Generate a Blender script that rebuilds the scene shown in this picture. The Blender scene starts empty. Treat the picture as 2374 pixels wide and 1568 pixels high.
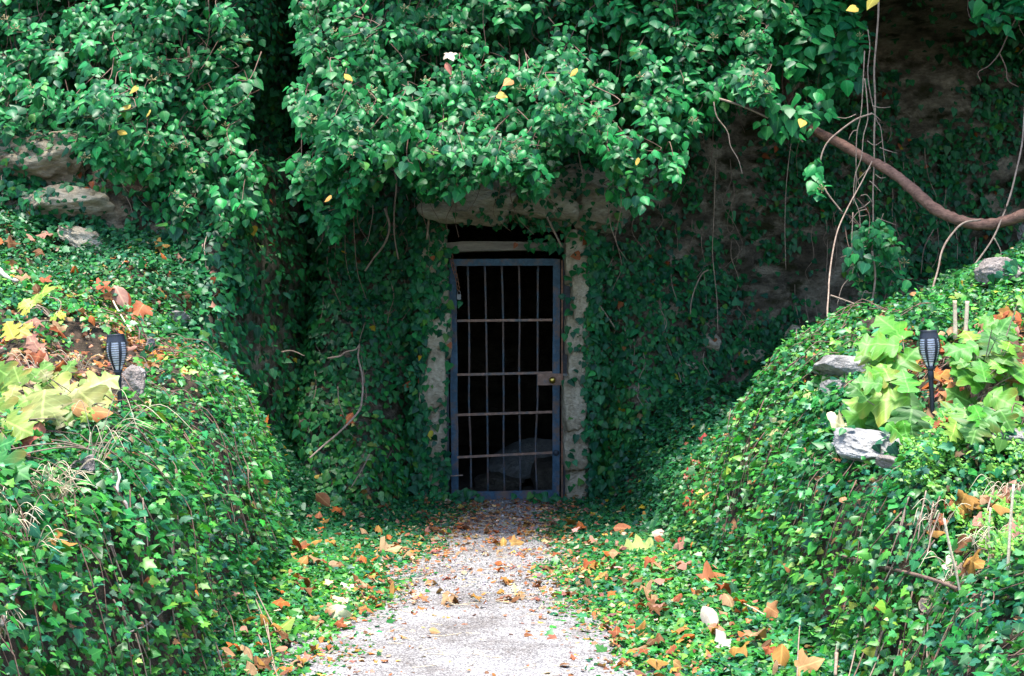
import bpy, bmesh, math
import numpy as np
from mathutils import Vector, Matrix

# ------------------------------------------------------------------ camera, sky, sun, exposure
S = bpy.context.scene
COL = S.collection
CX, HY, F, CAMZ = 1187.0, 735.0, 3297.0, 1.5      # the photograph seen 2374 x 1568: centre column, eye level row, focal length
cam_d = bpy.data.cameras.new('camera'); cam = bpy.data.objects.new('camera', cam_d); COL.objects.link(cam)
cam.location = (0, 0, CAMZ); cam.rotation_euler = (math.radians(90), 0, 0)
cam_d.sensor_width = 36; cam_d.lens = 50; cam_d.shift_y = -49 / 2374; cam_d.clip_start = 0.05; cam_d.clip_end = 400
S.camera = cam
SUN_EL, SUN_AZ = math.radians(79), math.radians(188)    # azimuth clockwise from straight ahead
W = bpy.data.worlds.new('World'); S.world = W; W.use_nodes = True
nt = W.node_tree; bg = nt.nodes['Background']
sky = nt.nodes.new('ShaderNodeTexSky'); sky.sky_type = 'NISHITA'; sky.sun_disc = False
sky.sun_elevation = SUN_EL; sky.sun_rotation = SUN_AZ
nt.links.new(sky.outputs[0], bg.inputs[0]); bg.inputs[1].default_value = 0.135
sd = bpy.data.lights.new('sun', 'SUN'); sun = bpy.data.objects.new('sun', sd); COL.objects.link(sun)
sd.energy = 2.9; sd.angle = math.radians(18); sd.color = (1.0, 0.95, 0.86)
sv = Vector((math.sin(SUN_AZ) * math.cos(SUN_EL), math.cos(SUN_AZ) * math.cos(SUN_EL), math.sin(SUN_EL)))
sun.rotation_euler = sv.to_track_quat('Z', 'Y').to_euler()
S.view_settings.view_transform = 'Standard'; S.view_settings.look = 'None'
S.view_settings.exposure = 2.0; S.view_settings.gamma = 1.0
S.render.engine = 'CYCLES'
S.cycles.max_bounces = 6; S.cycles.diffuse_bounces = 3; S.cycles.glossy_bounces = 2; S.cycles.transmission_bounces = 3
S.cycles.use_denoising = True

rng = np.random.default_rng(11)
# ------------------------------------------------------------------ numeric helpers
def _h(ix, iy, iz):
    n = (ix.astype(np.int64) * 374761393 + iy.astype(np.int64) * 668265263 + iz.astype(np.int64) * 2147483647 // 7) & 0xffffffff
    n = ((n ^ (n >> 13)) * 1274126177) & 0xffffffff
    return ((n ^ (n >> 16)) & 0xffff) / 65535.0
def vnoise(x, y, z=0.0):
    x, y, z = np.broadcast_arrays(np.asarray(x, float), np.asarray(y, float), np.asarray(z, float))
    ix, iy, iz = np.floor(x), np.floor(y), np.floor(z)
    fx, fy, fz = x - ix, y - iy, z - iz
    ux, uy, uz = fx*fx*(3-2*fx), fy*fy*(3-2*fy), fz*fz*(3-2*fz)
    r = 0
    for a in (0, 1):
        for b in (0, 1):
            for c in (0, 1):
                w = (ux if a else 1-ux) * (uy if b else 1-uy) * (uz if c else 1-uz)
                r = r + w * _h(ix+a, iy+b, iz+c)
    return r * 2 - 1
def fbm(x, y, z=0.0, o=4):
    r, a, f = 0, 0.5, 1.0
    for k in range(o):
        r = r + a * vnoise(np.asarray(x)*f + 17.3*k, np.asarray(y)*f - 9.1*k, np.asarray(z)*f + 3.7*k); a *= .5; f *= 2.03
    return r
def sst(a, b, x):
    t = np.clip((np.asarray(x, float) - a) / (b - a), 0, 1); return t*t*(3-2*t)
def smin(a, b, k):
    h = np.clip(.5 + .5*(b-a)/k, 0, 1); return b*(1-h) + a*h - k*h*(1-h)
def nrm(v): return v / np.maximum(np.linalg.norm(v, axis=-1, keepdims=True), 1e-9)

PXL = lambda y: np.interp(y, [2, 5.94, 8.04, 9.25, 11.6], [-1.0, -.80, -.58, -.52, -.40])     # path edges
PXR = lambda y: np.interp(y, [2, 5.94, 8.04, 9.25, 11.6], [.60, .42, .27, .30, .36])

def H(x, y):                                           # ground height
    x = np.asarray(x, float); y = np.asarray(y, float)
    fl = np.interp(y, [0, 4, 5.94, 7, 8.5, 9.6, 11.6], [-1.22, -1.20, -1.18, -1.20, -1.30, -1.40, -1.3]) + .10*fbm(y*1.1, 0*y, 21)
    v = .22*np.maximum(PXL(y) - .05 - x, 0); v = np.minimum(v, .14)
    d = np.maximum(fl - x, 0)
    P = np.interp(y, [0, 4, 6.2, 8.5, 9.5, 11], [.66, .70, .82, 1.10, 1.4, 1.8]) + np.interp(y, [5, 6.2, 8.5], [.12, .2, .5])*np.clip(-x-1.6, 0, .8) + .08*np.maximum(-x-2.4, 0)
    zl = smin(2.5*d*sst(0, .22, d), P + 0*d, .30); zl = np.maximum(zl, 0) + v
    hol = sst(8.3, 9.1, y) * sst(-2.25, -1.75, x); zl = zl * (1 - .66*hol)
    fr = np.interp(y, [0, 4, 5.94, 8, 10, 11.6], [1.15, 1.15, 1.16, 1.02, .80, .70]) + .10*fbm(y*1.1, 0*y, 27)
    v = np.minimum(.22*np.maximum(x - PXR(y) - .05, 0), .14)
    d = np.maximum(x - fr, 0)
    P = .80 + .19*(np.clip(y, 3, 9.5) - 6) + .24*np.maximum(x - 1.5, -.5)
    zr = np.maximum(smin(2.2*d*sst(0, .26, d), P, .34), 0) + v
    hol = sst(7.7, 8.9, y) * sst(2.9, 1.9, x) ; zr = zr * (1 - .50*hol)
    hol2 = sst(8.7, 9.8, y) * sst(2.0, 3.0, x); zr = zr * (1 - .3*hol2)
    z = zl + zr
    m = sst(.05, .4, z)
    return z + m * (.26*fbm(x*1.7, y*1.7, 2.2) + .15*fbm(x*3.6, y*3.6, 4.4, 3))

def CL(x, z):                                          # cliff face: distance y of the rock at (x, z)
    x = np.asarray(x, float); z = np.asarray(z, float)
    y = 11.85 + .28*fbm(x*.9, z*.9, 5.5) + .0*x
    y = y + .55*sst(.9, 2.3, x)
    y = y - .52*np.maximum(1.9 - z, 0)*sst(.62, 1.15, np.abs(x + .04))*sst(-2.0, -1.6, x)
    near = sst(1.1, .5, np.abs(x + .05)) * sst(2.9, 2.3, z)
    y = y*(1-near) + 11.72*near
    led = 9.35 + np.clip(z - 1.5, -1, 1.15)*.75 + .25*fbm(x*1.3, z*2.2, 1.0)
    yo = led + 1.5*sst(2.55, 2.75, z + .25*fbm(x*2, 0*x, 8.8))
    w = sst(-1.72, -1.98, x + .10*fbm(z*2, x*0, 6.1))
    y = y*(1-w) + np.minimum(yo, y)*w
    y = y + .9*np.exp(-((x + 1.78 + .05*fbm(z*2.2, 0*z, 2.0))/.11)**2)*sst(.7, 1.3, z)
    zo = np.interp(x, [-4, -2, -1.2, 1.6, 2.2, 2.7], [3.1, 3.0, 2.78, 2.85, 3.45, 3.75]) + .2*fbm(x*1.4, x*0, 9.9)
    dep = np.interp(x, [-4, -2, -1.2, 1.5, 2.4, 4], [.8, .95, 1.25, 1.35, 3.8, 4.2])  # right-hand roof added forward, lip out of view, to deepen the shade below
    crk = np.exp(-((x + 1.72)/.13)**2); y = y + .7*crk*sst(2.2, 2.8, z)
    y = y - dep*(1 - crk)*sst(zo, zo + .75, z) - (dep + .7)*crk*sst(3.75, 4.2, z) + np.maximum(z - 5.6, 0)*1.3
    y = y + .15*fbm(x*3.1, z*4.5, 3.3) + .05*fbm(x*8, z*15, 7.7, 3)
    return y

def hits(pts):                                         # first surface seen through these photograph points
    out = []
    yy = np.arange(2.0, 13.5, .01)
    for px, py in pts:
        x = (px-CX)/F*yy; z = CAMZ - (py-HY)/F*yy
        h = H(x, yy); c = (z < h + .085*np.clip(h/.4, .12, 1)) | (yy > CL(x, z)); i = int(np.argmax(c)) if c.any() else len(yy)-1
        out.append((x[i], yy[i], z[i]))
    return np.array(out)
def at(px, py, Y): return np.array([(px-CX)/F*Y, Y, CAMZ - (py-HY)/F*Y])
def g_normal(x, y, e=.02):
    gx = (H(x+e, y) - H(x-e, y))/(2*e); gy = (H(x, y+e) - H(x, y-e))/(2*e)
    return nrm(np.stack([-gx, -gy, np.ones_like(gx)], -1))
def c_normal(x, z, e=.03):
    gx = (CL(x+e, z) - CL(x-e, z))/(2*e); gz = (CL(x, z+e) - CL(x, z-e))/(2*e)
    return nrm(np.stack([gx, -np.ones_like(gx), gz], -1))

# ------------------------------------------------------------------ materials
def new_mat(name):
    m = bpy.data.materials.new(name); m.use_nodes = True
    return m, m.node_tree, m.node_tree.nodes['Principled BSDF']
def N(t, kind, **kw):
    n = t.nodes.new(kind)
    for k, v in kw.items():
        if k in n.inputs: n.inputs[k].default_value = v
        else: setattr(n, k, v)
    return n
def ramp(t, fac, stops):
    r = t.nodes.new('ShaderNodeValToRGB'); e = r.color_ramp.elements
    while len(e) < len(stops): e.new(.5)
    for q, (p, c) in zip(e, stops): q.position = p; q.color = (*c, 1)
    t.links.new(fac, r.inputs[0]); return r.outputs[0]
def mixc(t, fac, a, b, mode='MIX'):
    m = t.nodes.new('ShaderNodeMix'); m.data_type = 'RGBA'; m.blend_type = mode
    for s, v in ((m.inputs[0], fac), (m.inputs[6], a), (m.inputs[7], b)):
        if isinstance(v, (int, float)): s.default_value = v
        elif isinstance(v, tuple): s.default_value = (*v, 1)
        else: t.links.new(v, s)
    return m.outputs[2]
def bump(t, p, h, strength, dist=.02):
    b = N(t, 'ShaderNodeBump', Strength=strength, Distance=dist); t.links.new(h, b.inputs['Height']); t.links.new(b.outputs[0], p.inputs['Normal'])
def coords(t, scale=(1, 1, 1)):
    c = t.nodes.new('ShaderNodeTexCoord'); m = N(t, 'ShaderNodeMapping'); m.inputs['Scale'].default_value = scale
    t.links.new(c.outputs['Object'], m.inputs[0]); return m.outputs[0]
def noise(t, vec, scale, detail=6, rough=.6):
    n = N(t, 'ShaderNodeTexNoise', Scale=scale, Detail=detail, Roughness=rough); t.links.new(vec, n.inputs['Vector']); return n.outputs['Fac']

def rock_mat(name, cols, stretch=(1, 1, 1.5), rough=.9, bs=.8, moss=None):
    m, t, p = new_mat(name); v = coords(t, stretch)
    c = ramp(t, noise(t, v, 3.0, 9, .68), [(.28, cols[0]), (.46, cols[1]), (.6, cols[2]), (.75, cols[3])])
    c = mixc(t, .5, c, ramp(t, noise(t, v, 26, 5), [(.3, (.35, .35, .35)), (.7, (1, 1, 1))]), 'MULTIPLY')
    if moss:
        c = mixc(t, ramp(t, noise(t, v, 4.3, 7), [(.52, (0, 0, 0)), (.64, (1, 1, 1))]), c, moss)
    t.links.new(c, p.inputs['Base Color']); p.inputs['Roughness'].default_value = rough; p.inputs['Specular IOR Level'].default_value = .25
    a = N(t, 'ShaderNodeMath', operation='ADD'); t.links.new(noise(t, v, 5, 12, .7), a.inputs[0])
    w = N(t, 'ShaderNodeMath', operation='MULTIPLY'); w.inputs[1].default_value = .35; t.links.new(noise(t, v, 38, 4), w.inputs[0]); t.links.new(w.outputs[0], a.inputs[1])
    bump(t, p, a.outputs[0], bs, .10); return m
M = {}
M['cliff'] = rock_mat('cliff_rock', [(.035, .03, .022), (.13, .11, .08), (.36, .31, .23), (.56, .50, .40)], (1, 1, 1.6), moss=(.03, .03, .010), bs=1.0)
M['pale_rock'] = rock_mat('pale_limestone', [(.14, .11, .075), (.42, .35, .25), (.62, .55, .42), (.44, .30, .15)], (.8, 1, 2.3))
M['mortar'] = rock_mat('jamb_stone', [(.22, .17, .11), (.46, .38, .27), (.58, .50, .38), (.44, .34, .22)], (1, 1, 1.4))
M['grey_stone'] = rock_mat('grey_stone', [(.15, .14, .13), (.29, .275, .26), (.40, .38, .36), (.48, .46, .44)], (1, 1, 1))
M['violet_stone'] = rock_mat('pinkish_stone', [(.18, .15, .13), (.32, .275, .25), (.42, .36, .33), (.50, .45, .42)], (1, 1, 1.5))
M['pale_stone'] = rock_mat('pale_stone', [(.22, .21, .205), (.40, .39, .38), (.50, .49, .47), (.58, .57, .56)], (1, 1, 1.3))
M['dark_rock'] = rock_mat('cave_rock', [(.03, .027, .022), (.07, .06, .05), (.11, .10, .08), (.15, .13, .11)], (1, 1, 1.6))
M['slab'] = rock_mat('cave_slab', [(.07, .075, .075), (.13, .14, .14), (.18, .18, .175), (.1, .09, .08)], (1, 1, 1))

def soil_mat():
    m, t, p = new_mat('soil'); v = coords(t)
    c = ramp(t, noise(t, v, 9, 9, .7), [(.3, (.018, .014, .009)), (.5, (.045, .032, .02)), (.68, (.09, .06, .04)), (.8, (.15, .11, .08))])
    t.links.new(c, p.inputs['Base Color']); p.inputs['Roughness'].default_value = 1
    bump(t, p, noise(t, v, 40, 6), .9, .03); return m
M['soil'] = soil_mat()
def gravel_mat():
    m, t, p = new_mat('fine_gravel'); v = coords(t)
    vo = N(t, 'ShaderNodeTexVoronoi', Scale=170.0); t.links.new(v, vo.inputs['Vector'])
    sep = N(t, 'ShaderNodeSeparateColor'); t.links.new(vo.outputs['Color'], sep.inputs[0])
    c = ramp(t, sep.outputs[0], [(.0, (.09, .085, .09)), (.25, (.17, .165, .17)), (.6, (.265, .255, .26)), (.9, (.47, .46, .465))])
    c = mixc(t, .75, c, ramp(t, noise(t, v, 2.6, 8, .7), [(.36, (.42, .38, .35)), (.58, (1, 1, 1))]), 'MULTIPLY')
    c = mixc(t, ramp(t, noise(t, v, 30, 5, .7), [(.60, (0, 0, 0)), (.70, (1, 1, 1))]), c, (.17, .12, .09))
    t.links.new(c, p.inputs['Base Color']); p.inputs['Roughness'].default_value = .9; p.inputs['Specular IOR Level'].default_value = .2
    bump(t, p, vo.outputs['Distance'], .7, .006); return m
M['gravel'] = gravel_mat()

def leaf_mat(name, rough=.4, trans=.18, spec=.5, vein=.35, coat=0.0):
    m, t, p = new_mat(name); out = t.nodes['Material Output']
    a = N(t, 'ShaderNodeAttribute', attribute_name='col')
    uv = t.nodes.new('ShaderNodeUVMap'); sp = t.nodes.new('ShaderNodeSeparateXYZ'); t.links.new(uv.outputs[0], sp.inputs[0])
    ab = N(t, 'ShaderNodeMath', operation='ABSOLUTE'); t.links.new(sp.outputs[0], ab.inputs[0])
    # midrib and side veins in the leaf's own coordinates
    k = N(t, 'ShaderNodeMath', operation='MULTIPLY_ADD'); k.inputs[1].default_value = -.85; t.links.new(ab.outputs[0], k.inputs[0]); t.links.new(sp.outputs[1], k.inputs[2])
    ml = N(t, 'ShaderNodeMath', operation='MULTIPLY'); ml.inputs[1].default_value = 5.0; t.links.new(k.outputs[0], ml.inputs[0])
    pp = N(t, 'ShaderNodeMath', operation='PINGPONG'); pp.inputs[1].default_value = .5; t.links.new(ml.outputs[0], pp.inputs[0])
    sv_ = ramp(t, pp.outputs[0], [(.0, (.6, .6, .6)), (.07, (0, 0, 0))]); mr = ramp(t, ab.outputs[0], [(.012, (1, 1, 1)), (.04, (0, 0, 0))])
    vv = mixc(t, 1.0, sv_, mr, 'LIGHTEN')
    vm = mixc(t, vein, (0, 0, 0), vv)
    light = mixc(t, 1.0, a.outputs['Color'], (.05, .07, .03), 'ADD'); light = mixc(t, 1.0, light, (1.6, 1.6, 1.6), 'MULTIPLY')
    c = mixc(t, vm, a.outputs['Color'], light)
    v = coords(t); c = mixc(t, .5, c, ramp(t, noise(t, v, 14, 3), [(.3, (.55, .6, .6)), (.7, (1.25, 1.2, 1.1))]), 'MULTIPLY')
    t.links.new(c, p.inputs['Base Color']); p.inputs['Roughness'].default_value = rough; p.inputs['Specular IOR Level'].default_value = spec
    p.inputs['Coat Weight'].default_value = coat; p.inputs['Coat Roughness'].default_value = .25
    tr = N(t, 'ShaderNodeBsdfTranslucent'); c2 = mixc(t, 1.0, c, (1.5, 1.5, .7), 'MULTIPLY'); t.links.new(c2, tr.inputs[0])
    ms = N(t, 'ShaderNodeMixShader'); ms.inputs[0].default_value = trans
    t.links.new(p.outputs[0], ms.inputs[1]); t.links.new(tr.outputs[0], ms.inputs[2]); t.links.new(ms.outputs[0], out.inputs[0])
    return m
M['ivy'] = leaf_mat('ivy_leaf', .42, .12, .22, .30)
M['ivy_bank'] = leaf_mat('ivy_leaf_low', .40, .2, .32, .40)
M['hydrangea'] = leaf_mat('lobed_leaf', .5, .25, .4, .8)
M['dead'] = leaf_mat('dead_leaf', .7, .12, .25, .5)

def bark_mat(name, a, b, stretch=(1, 1, 1), sc=30):
    m, t, p = new_mat(name); v = coords(t, stretch)
    t.links.new(ramp(t, noise(t, v, sc, 7, .7), [(.3, a), (.7, b)]), p.inputs['Base Color']); p.inputs['Roughness'].default_value = .85
    bump(t, p, noise(t, v, sc*1.5, 6, .7), .9, .008); return m
M['bark'] = bark_mat('vine_bark', (.075, .034, .025), (.30, .16, .11), (.35, 1, 1), 45)
M['stem'] = bark_mat('dry_stem', (.17, .11, .08), (.40, .30, .23))
M['pale_stem'] = bark_mat('bleached_stem', (.30, .24, .21), (.62, .55, .50))
M['brown_stem'] = bark_mat('brown_stem', (.09, .05, .035), (.24, .15, .11))
M['straw'] = bark_mat('dry_straw', (.42, .33, .21), (.72, .62, .45), (1, 1, 1), 12)
M['wood'] = bark_mat('weathered_wood', (.10, .08, .065), (.30, .26, .22), (.25, 1, 1), 16)
M['root'] = bark_mat('root_mat', (.20, .16, .12), (.46, .40, .34))

def paint_mat(name, paint, worn, lo, hi):
    m, t, p = new_mat(name); v = coords(t)
    f = ramp(t, noise(t, v, 9, 9, .72), [(lo, (0, 0, 0)), (hi, (1, 1, 1))])
    base = mixc(t, ramp(t, noise(t, v, 28, 5), [(.45, (0, 0, 0)), (.7, (1, 1, 1))]), paint, tuple(min(1, q*1.7 + .02) for q in paint))
    c = mixc(t, f, base, worn); t.links.new(c, p.inputs['Base Color'])
    p.inputs['Roughness'].default_value = .6; bump(t, p, noise(t, v, 50, 4), .3, .003); return m
M['blue'] = paint_mat('chipped_blue_paint', (.004, .042, .085), (.11, .065, .05), .48, .62)
M['bar'] = paint_mat('rusty_bar', (.018, .040, .060), (.085, .052, .04), .42, .58)
M['rust'] = paint_mat('rusty_crossbar', (.17, .09, .06), (.08, .08, .085), .50, .62)
M['darksteel'] = paint_mat('dark_steel', (.015, .022, .035), (.08, .05, .035), .58, .68)
M['chain'] = paint_mat('rusty_chain', (.20, .08, .04), (.08, .05, .04), .5, .6)
def plain(name, c, rough, metal=0, spec=.5):
    m, t, p = new_mat(name); v = coords(t)
    t.links.new(mixc(t, .6, c, ramp(t, noise(t, v, 60, 4), [(.35, (.7, .7, .7)), (.65, (1.15, 1.15, 1.15))]), 'MULTIPLY'), p.inputs['Base Color'])
    p.inputs['Roughness'].default_value = rough; p.inputs['Metallic'].default_value = metal; p.inputs['Specular IOR Level'].default_value = spec
    bump(t, p, noise(t, v, 180, 3), .1, .002); return m
M['plastic'] = plain('black_plastic', (.012, .016, .026), .42)
M['diffuser'] = plain('frosted_diffuser', (.85, .85, .92), .5)
M['solar'] = plain('solar_cell', (.02, .03, .06), .15)
M['brass'] = plain('brass', (.62, .45, .10), .3, 1.0)
M['steel'] = plain('bare_steel', (.16, .165, .175), .5, .6)
M['umbel'] = plain('flower_head', (.36, .30, .14), .7)

# ------------------------------------------------------------------ object helpers
def tag(o, label=None, cat=None, group=None, kind=None):
    if label: o['label'] = label
    if cat: o['category'] = cat
    if group: o['group'] = group
    if kind: o['kind'] = kind
    return o
def empty(name, loc, label, cat, group=None):
    o = bpy.data.objects.new(name, None); COL.objects.link(o); o.location = loc; o.empty_display_size = .1
    return tag(o, label, cat, group)
def link(name, me, mat, parent=None):
    o = bpy.data.objects.new(name, me); COL.objects.link(o)
    if mat is not None and not me.materials: me.materials.append(mat)
    if parent is not None:
        o.parent = parent; o.matrix_parent_inverse = Matrix.Translation(-Vector(parent.location))
    return o
def np_mesh(name, V, T, col=None, uv=None, smooth=True):
    V = np.asarray(V, np.float32); T = np.asarray(T, np.int32); k = T.shape[1]
    me = bpy.data.meshes.new(name); me.vertices.add(len(V)); me.vertices.foreach_set('co', V.ravel())
    me.loops.add(T.size); me.loops.foreach_set('vertex_index', T.ravel())
    me.polygons.add(len(T)); me.polygons.foreach_set('loop_start', np.arange(0, T.size, k, dtype=np.int32))
    if smooth: me.polygons.foreach_set('use_smooth', np.ones(len(T), bool))
    if uv is not None:
        u = me.uv_layers.new(name='UVMap'); u.data.foreach_set('uv', np.asarray(uv, np.float32)[T.ravel()].ravel())
    if col is not None:
        a = me.attributes.new('col', 'FLOAT_COLOR', 'POINT')
        a.data.foreach_set('color', np.concatenate([col, np.ones((len(col), 1))], 1).astype(np.float32).ravel())
    me.update(calc_edges=True); return me
class MB:                                              # collects shapes into one mesh
    def __init__(s): s.v = []; s.f = []
    def add(s, v, f):
        o = len(s.v); s.v += [tuple(map(float, q)) for q in v]; s.f += [tuple(i + o for i in q) for q in f]
    def mesh(s, name, smooth=True):
        me = bpy.data.meshes.new(name); me.from_pydata(s.v, [], s.f); me.update()
        if smooth:
            me.polygons.foreach_set('use_smooth', np.ones(len(me.polygons), bool))
        return me
    def build(s, name, mat, parent=None, smooth=True): return link(name, s.mesh(name, smooth), mat, parent)
    def box(s, x0, x1, y0, y1, z0, z1, jig=0):
        v = np.array([(x, y, z) for x in (x0, x1) for y in (y0, y1) for z in (z0, z1)], float)
        if jig: v += rng.normal(0, jig, v.shape)
        s.add(v, [(0, 1, 3, 2), (4, 6, 7, 5), (0, 4, 5, 1), (2, 3, 7, 6), (0, 2, 6, 4), (1, 5, 7, 3)])
    def tube(s, pts, r, n=6, rough=0.0, sub=5):
        p = catmull(np.asarray(pts, float), sub); m = len(p)
        r = np.interp(np.linspace(0, 1, m), np.linspace(0, 1, len(np.atleast_1d(r))), np.atleast_1d(r)) if np.ndim(r) else np.full(m, r)
        t = nrm(np.gradient(p, axis=0)); up = np.array([.31, .23, .92]); a = np.cross(t, up)
        bad = np.linalg.norm(a, axis=1) < .1; a[bad] = np.cross(t[bad], [1, 0, 0]); a = nrm(a); b = np.cross(t, a)
        ang = np.arange(n)*2*math.pi/n
        rr = r[:, None]*(1 + rough*rng.normal(0, 1, (m, n)) + 2.2*rough*fbm(np.arange(m)*.45, np.full(m, p[0, 0]*7), 3.0, 3)[:, None])
        V = p[:, None] + rr[..., None]*(np.cos(ang)[None, :, None]*a[:, None] + np.sin(ang)[None, :, None]*b[:, None])
        Fq = [(i*n+j, i*n+(j+1) % n, (i+1)*n+(j+1) % n, (i+1)*n+j) for i in range(m-1) for j in range(n)]
        Fq += [tuple(range(n))[::-1], tuple((m-1)*n + j for j in range(n))]
        s.add(V.reshape(-1, 3), Fq)
    def lathe(s, prof, n=24, a0=0, a1=2*math.pi, close=True):
        k = n if close else n + 1
        ang = a0 + (a1-a0)*np.arange(k)/n
        V = [(r*math.cos(q), r*math.sin(q), z) for r, z in prof for q in ang]
        Fq = []
        for i in range(len(prof)-1):
            for j in range(n):
                j2 = (j+1) % k
                Fq.append((i*k+j, i*k+j2, (i+1)*k+j2, (i+1)*k+j))
        s.add(V, Fq)
def catmull(p, sub):
    if len(p) < 3 or sub <= 1:
        return p if len(p) > 2 else np.linspace(p[0], p[-1], max(2, sub))
    q = np.vstack([2*p[0]-p[1], p, 2*p[-1]-p[-2]]); out = []
    for i in range(len(p)-1):
        a, b, c, d = q[i:i+4]
        for t in np.linspace(0, 1, sub, endpoint=False):
            out.append(.5*((2*b) + (c-a)*t + (2*a-5*b+4*c-d)*t*t + (3*b-a-3*c+d)*t**3))
    out.append(p[-1]); return np.array(out)
def grid_mesh(name, fn, us, vs, keep=None):
    U, Vv = np.meshgrid(us, vs, indexing='ij'); P = fn(U, Vv).reshape(-1, 3); nv = len(vs)
    i, j = np.meshgrid(np.arange(len(us)-1), np.arange(nv-1), indexing='ij'); a = (i*nv+j).ravel()
    Q = np.stack([a, a+nv, a+nv+1, a+1], 1)
    if keep is not None: Q = Q[keep(P[Q].mean(1))]
    return np_mesh(name, P, Q)
def rock_mesh(name, size, seed, box=.5, amp=.18, sub=4, strata=0, cut=.58):
    bm = bmesh.new(); bmesh.ops.create_icosphere(bm, subdivisions=sub, radius=1)
    P = np.array([v.co[:] for v in bm.verts]); d = P.copy()
    cube = P / np.max(np.abs(P), axis=1, keepdims=True); P = P*(1-box) + cube*box*.85
    rr = np.random.default_rng(int(seed*13) + 5)
    for k in range(16):
        q = nrm(rr.normal(0, 1, 3)); off = rr.uniform(cut, cut + .34); P = P - np.maximum(P @ q - off, 0)[:, None]*q*.92
    P = P*1.12
    P = P * (1 + amp*.55*fbm(d[:, 0]*1.7+seed*7.7, d[:, 1]*1.7, d[:, 2]*1.7 + seed)[:, None] + .35*amp*fbm(d[:, 0]*6+seed, d[:, 1]*6, d[:, 2]*(6+strata*14))[:, None])
    P = P*np.array(size)/2
    for v, c in zip(bm.verts, P): v.co = c
    me = bpy.data.meshes.new(name); bm.to_mesh(me); bm.free()
    me.polygons.foreach_set('use_smooth', np.ones(len(me.polygons), bool)); return me

# ------------------------------------------------------------------ leaf shapes
def leaf_template(half, rib, fold=.25, droop=.15, wave=0.0):
    """half: outline from base to tip on x >= 0; rib: y positions of midrib points; triangles join them."""
    half = np.array(half, float); ribp = [(0.0, r) for r in rib]
    L = [tuple(half[0])] + ribp + [tuple(half[-1])]
    V = list(L); nR = len(L); out = half[1:-1]; right = list(range(nR, nR+len(out))); V += [tuple(q) for q in out]
    left = list(range(nR+len(out), nR+2*len(out))); V += [(-q[0], q[1]) for q in out]
    T = []
    for side, idx in ((1, right), (-1, left)):
        i = j = 0; o = idx                                  # zip the rib chain and the outline chain
        chain = [0] + o + [nR-1]
        ri, ci = 0, 0
        rb = list(range(nR))
        while ri < nR-1 or ci < len(chain)-1:
            if ci < len(chain)-1 and (ri == nR-1 or V[chain[ci+1]][1] <= V[rb[ri+1]][1] + .02): t = (rb[ri], chain[ci], chain[ci+1]); ci += 1
            else: t = (rb[ri], chain[ci], rb[ri+1]); ri += 1
            if len(set(t)) == 3: T.append(t if side < 0 else t[::-1])
    V = np.array(V); z = fold*np.abs(V[:, 0]) - droop*(V[:, 1]**2) + wave*np.sin(V[:, 1]*9 + np.sign(V[:, 0])*1.2)*np.abs(V[:, 0])
    return np.column_stack([V[:, 0], V[:, 1], z]), np.array(T), V[:, :2].copy()
IVY5 = leaf_template([(0, 0), (.16, -.14), (.40, -.06), (.50, .08), (.31, .24), (.46, .46), (.24, .56), (0, 1.0)], [.22, .52], -.22, .16)
IVYH = leaf_template([(0, 0), (.22, -.10), (.44, .06), (.40, .34), (.20, .68), (0, 1.0)], [.3, .62], -.30, .18)
IVYW = leaf_template([(0, 0), (.20, -.10), (.46, .06), (.36, .40), (0, 1.0)], [.35], -.22, .15)
IVYM = leaf_template([(0, 0), (.22, .0), (.38, .16), (.41, .32), (.31, .52), (.22, .70), (0, 1.0)], [.22, .46, .70], -.42, .30, .10)
OAKL = leaf_template([(0, 0), (.12, .02), (.28, .02), (.39, .08), (.41, .16), (.33, .21), (.24, .26), (.31, .31), (.48, .36), (.58, .44), (.59, .51), (.48, .54), (.34, .56), (.23, .61), (.31, .67), (.39, .74), (.37, .79), (.25, .81), (.13, .87), (0, 1.0)],
                     [.06, .14, .22, .30, .39, .48, .55, .62, .70, .79, .88], -.20, .24, .20)
MAPL = leaf_template([(0, 0), (.20, -.08), (.42, -.06), (.34, .10), (.58, .24), (.64, .40), (.42, .40), (.26, .46), (.30, .62), (.20, .74), (0, 1.0)], [.15, .3, .46, .62, .8], -.25, .1, .35)
OVAT = leaf_template([(0, 0), (.12, .05), (.26, .2), (.32, .4), (.26, .62), (.13, .84), (0, 1.0)], [.2, .42, .64, .84], -.5, .3, .2)
def frames(n, t):
    n = nrm(n); t = nrm(t - n*np.sum(t*n, -1, keepdims=True)); s = np.cross(t, n); return np.stack([s, t, n], 1)
def leaves_arrays(tpl, P, R, size, col):
    V, T, uv = tpl; K = len(V); n = len(P)
    sz = size[:, None, None]*np.ones((1, 1, 3)); asp = rng.uniform(.85, 1.15, n)
    L = V[None]*sz; L[:, :, 0] *= asp[:, None]; L[:, :, 2] *= rng.uniform(.2, 1.7, n)[:, None]
    G = np.einsum('nki,nij->nkj', L, R) + P[:, None]
    TT = T[None] + (np.arange(n)*K)[:, None, None]
    return G.reshape(-1, 3), TT.reshape(-1, 3), np.repeat(col, K, 0), np.tile(uv, (n, 1))
def leaves_mesh(name, sets):
    Vs, Ts, Cs, Us = [], [], [], []; o = 0
    for s in sets:
        v, t, c, u = leaves_arrays(*s); Vs.append(v); Ts.append(t+o); Cs.append(c); Us.append(u); o += len(v)
    return np_mesh(name, np.vstack(Vs), np.vstack(Ts), np.vstack(Cs), np.vstack(Us), smooth=False)
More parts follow.
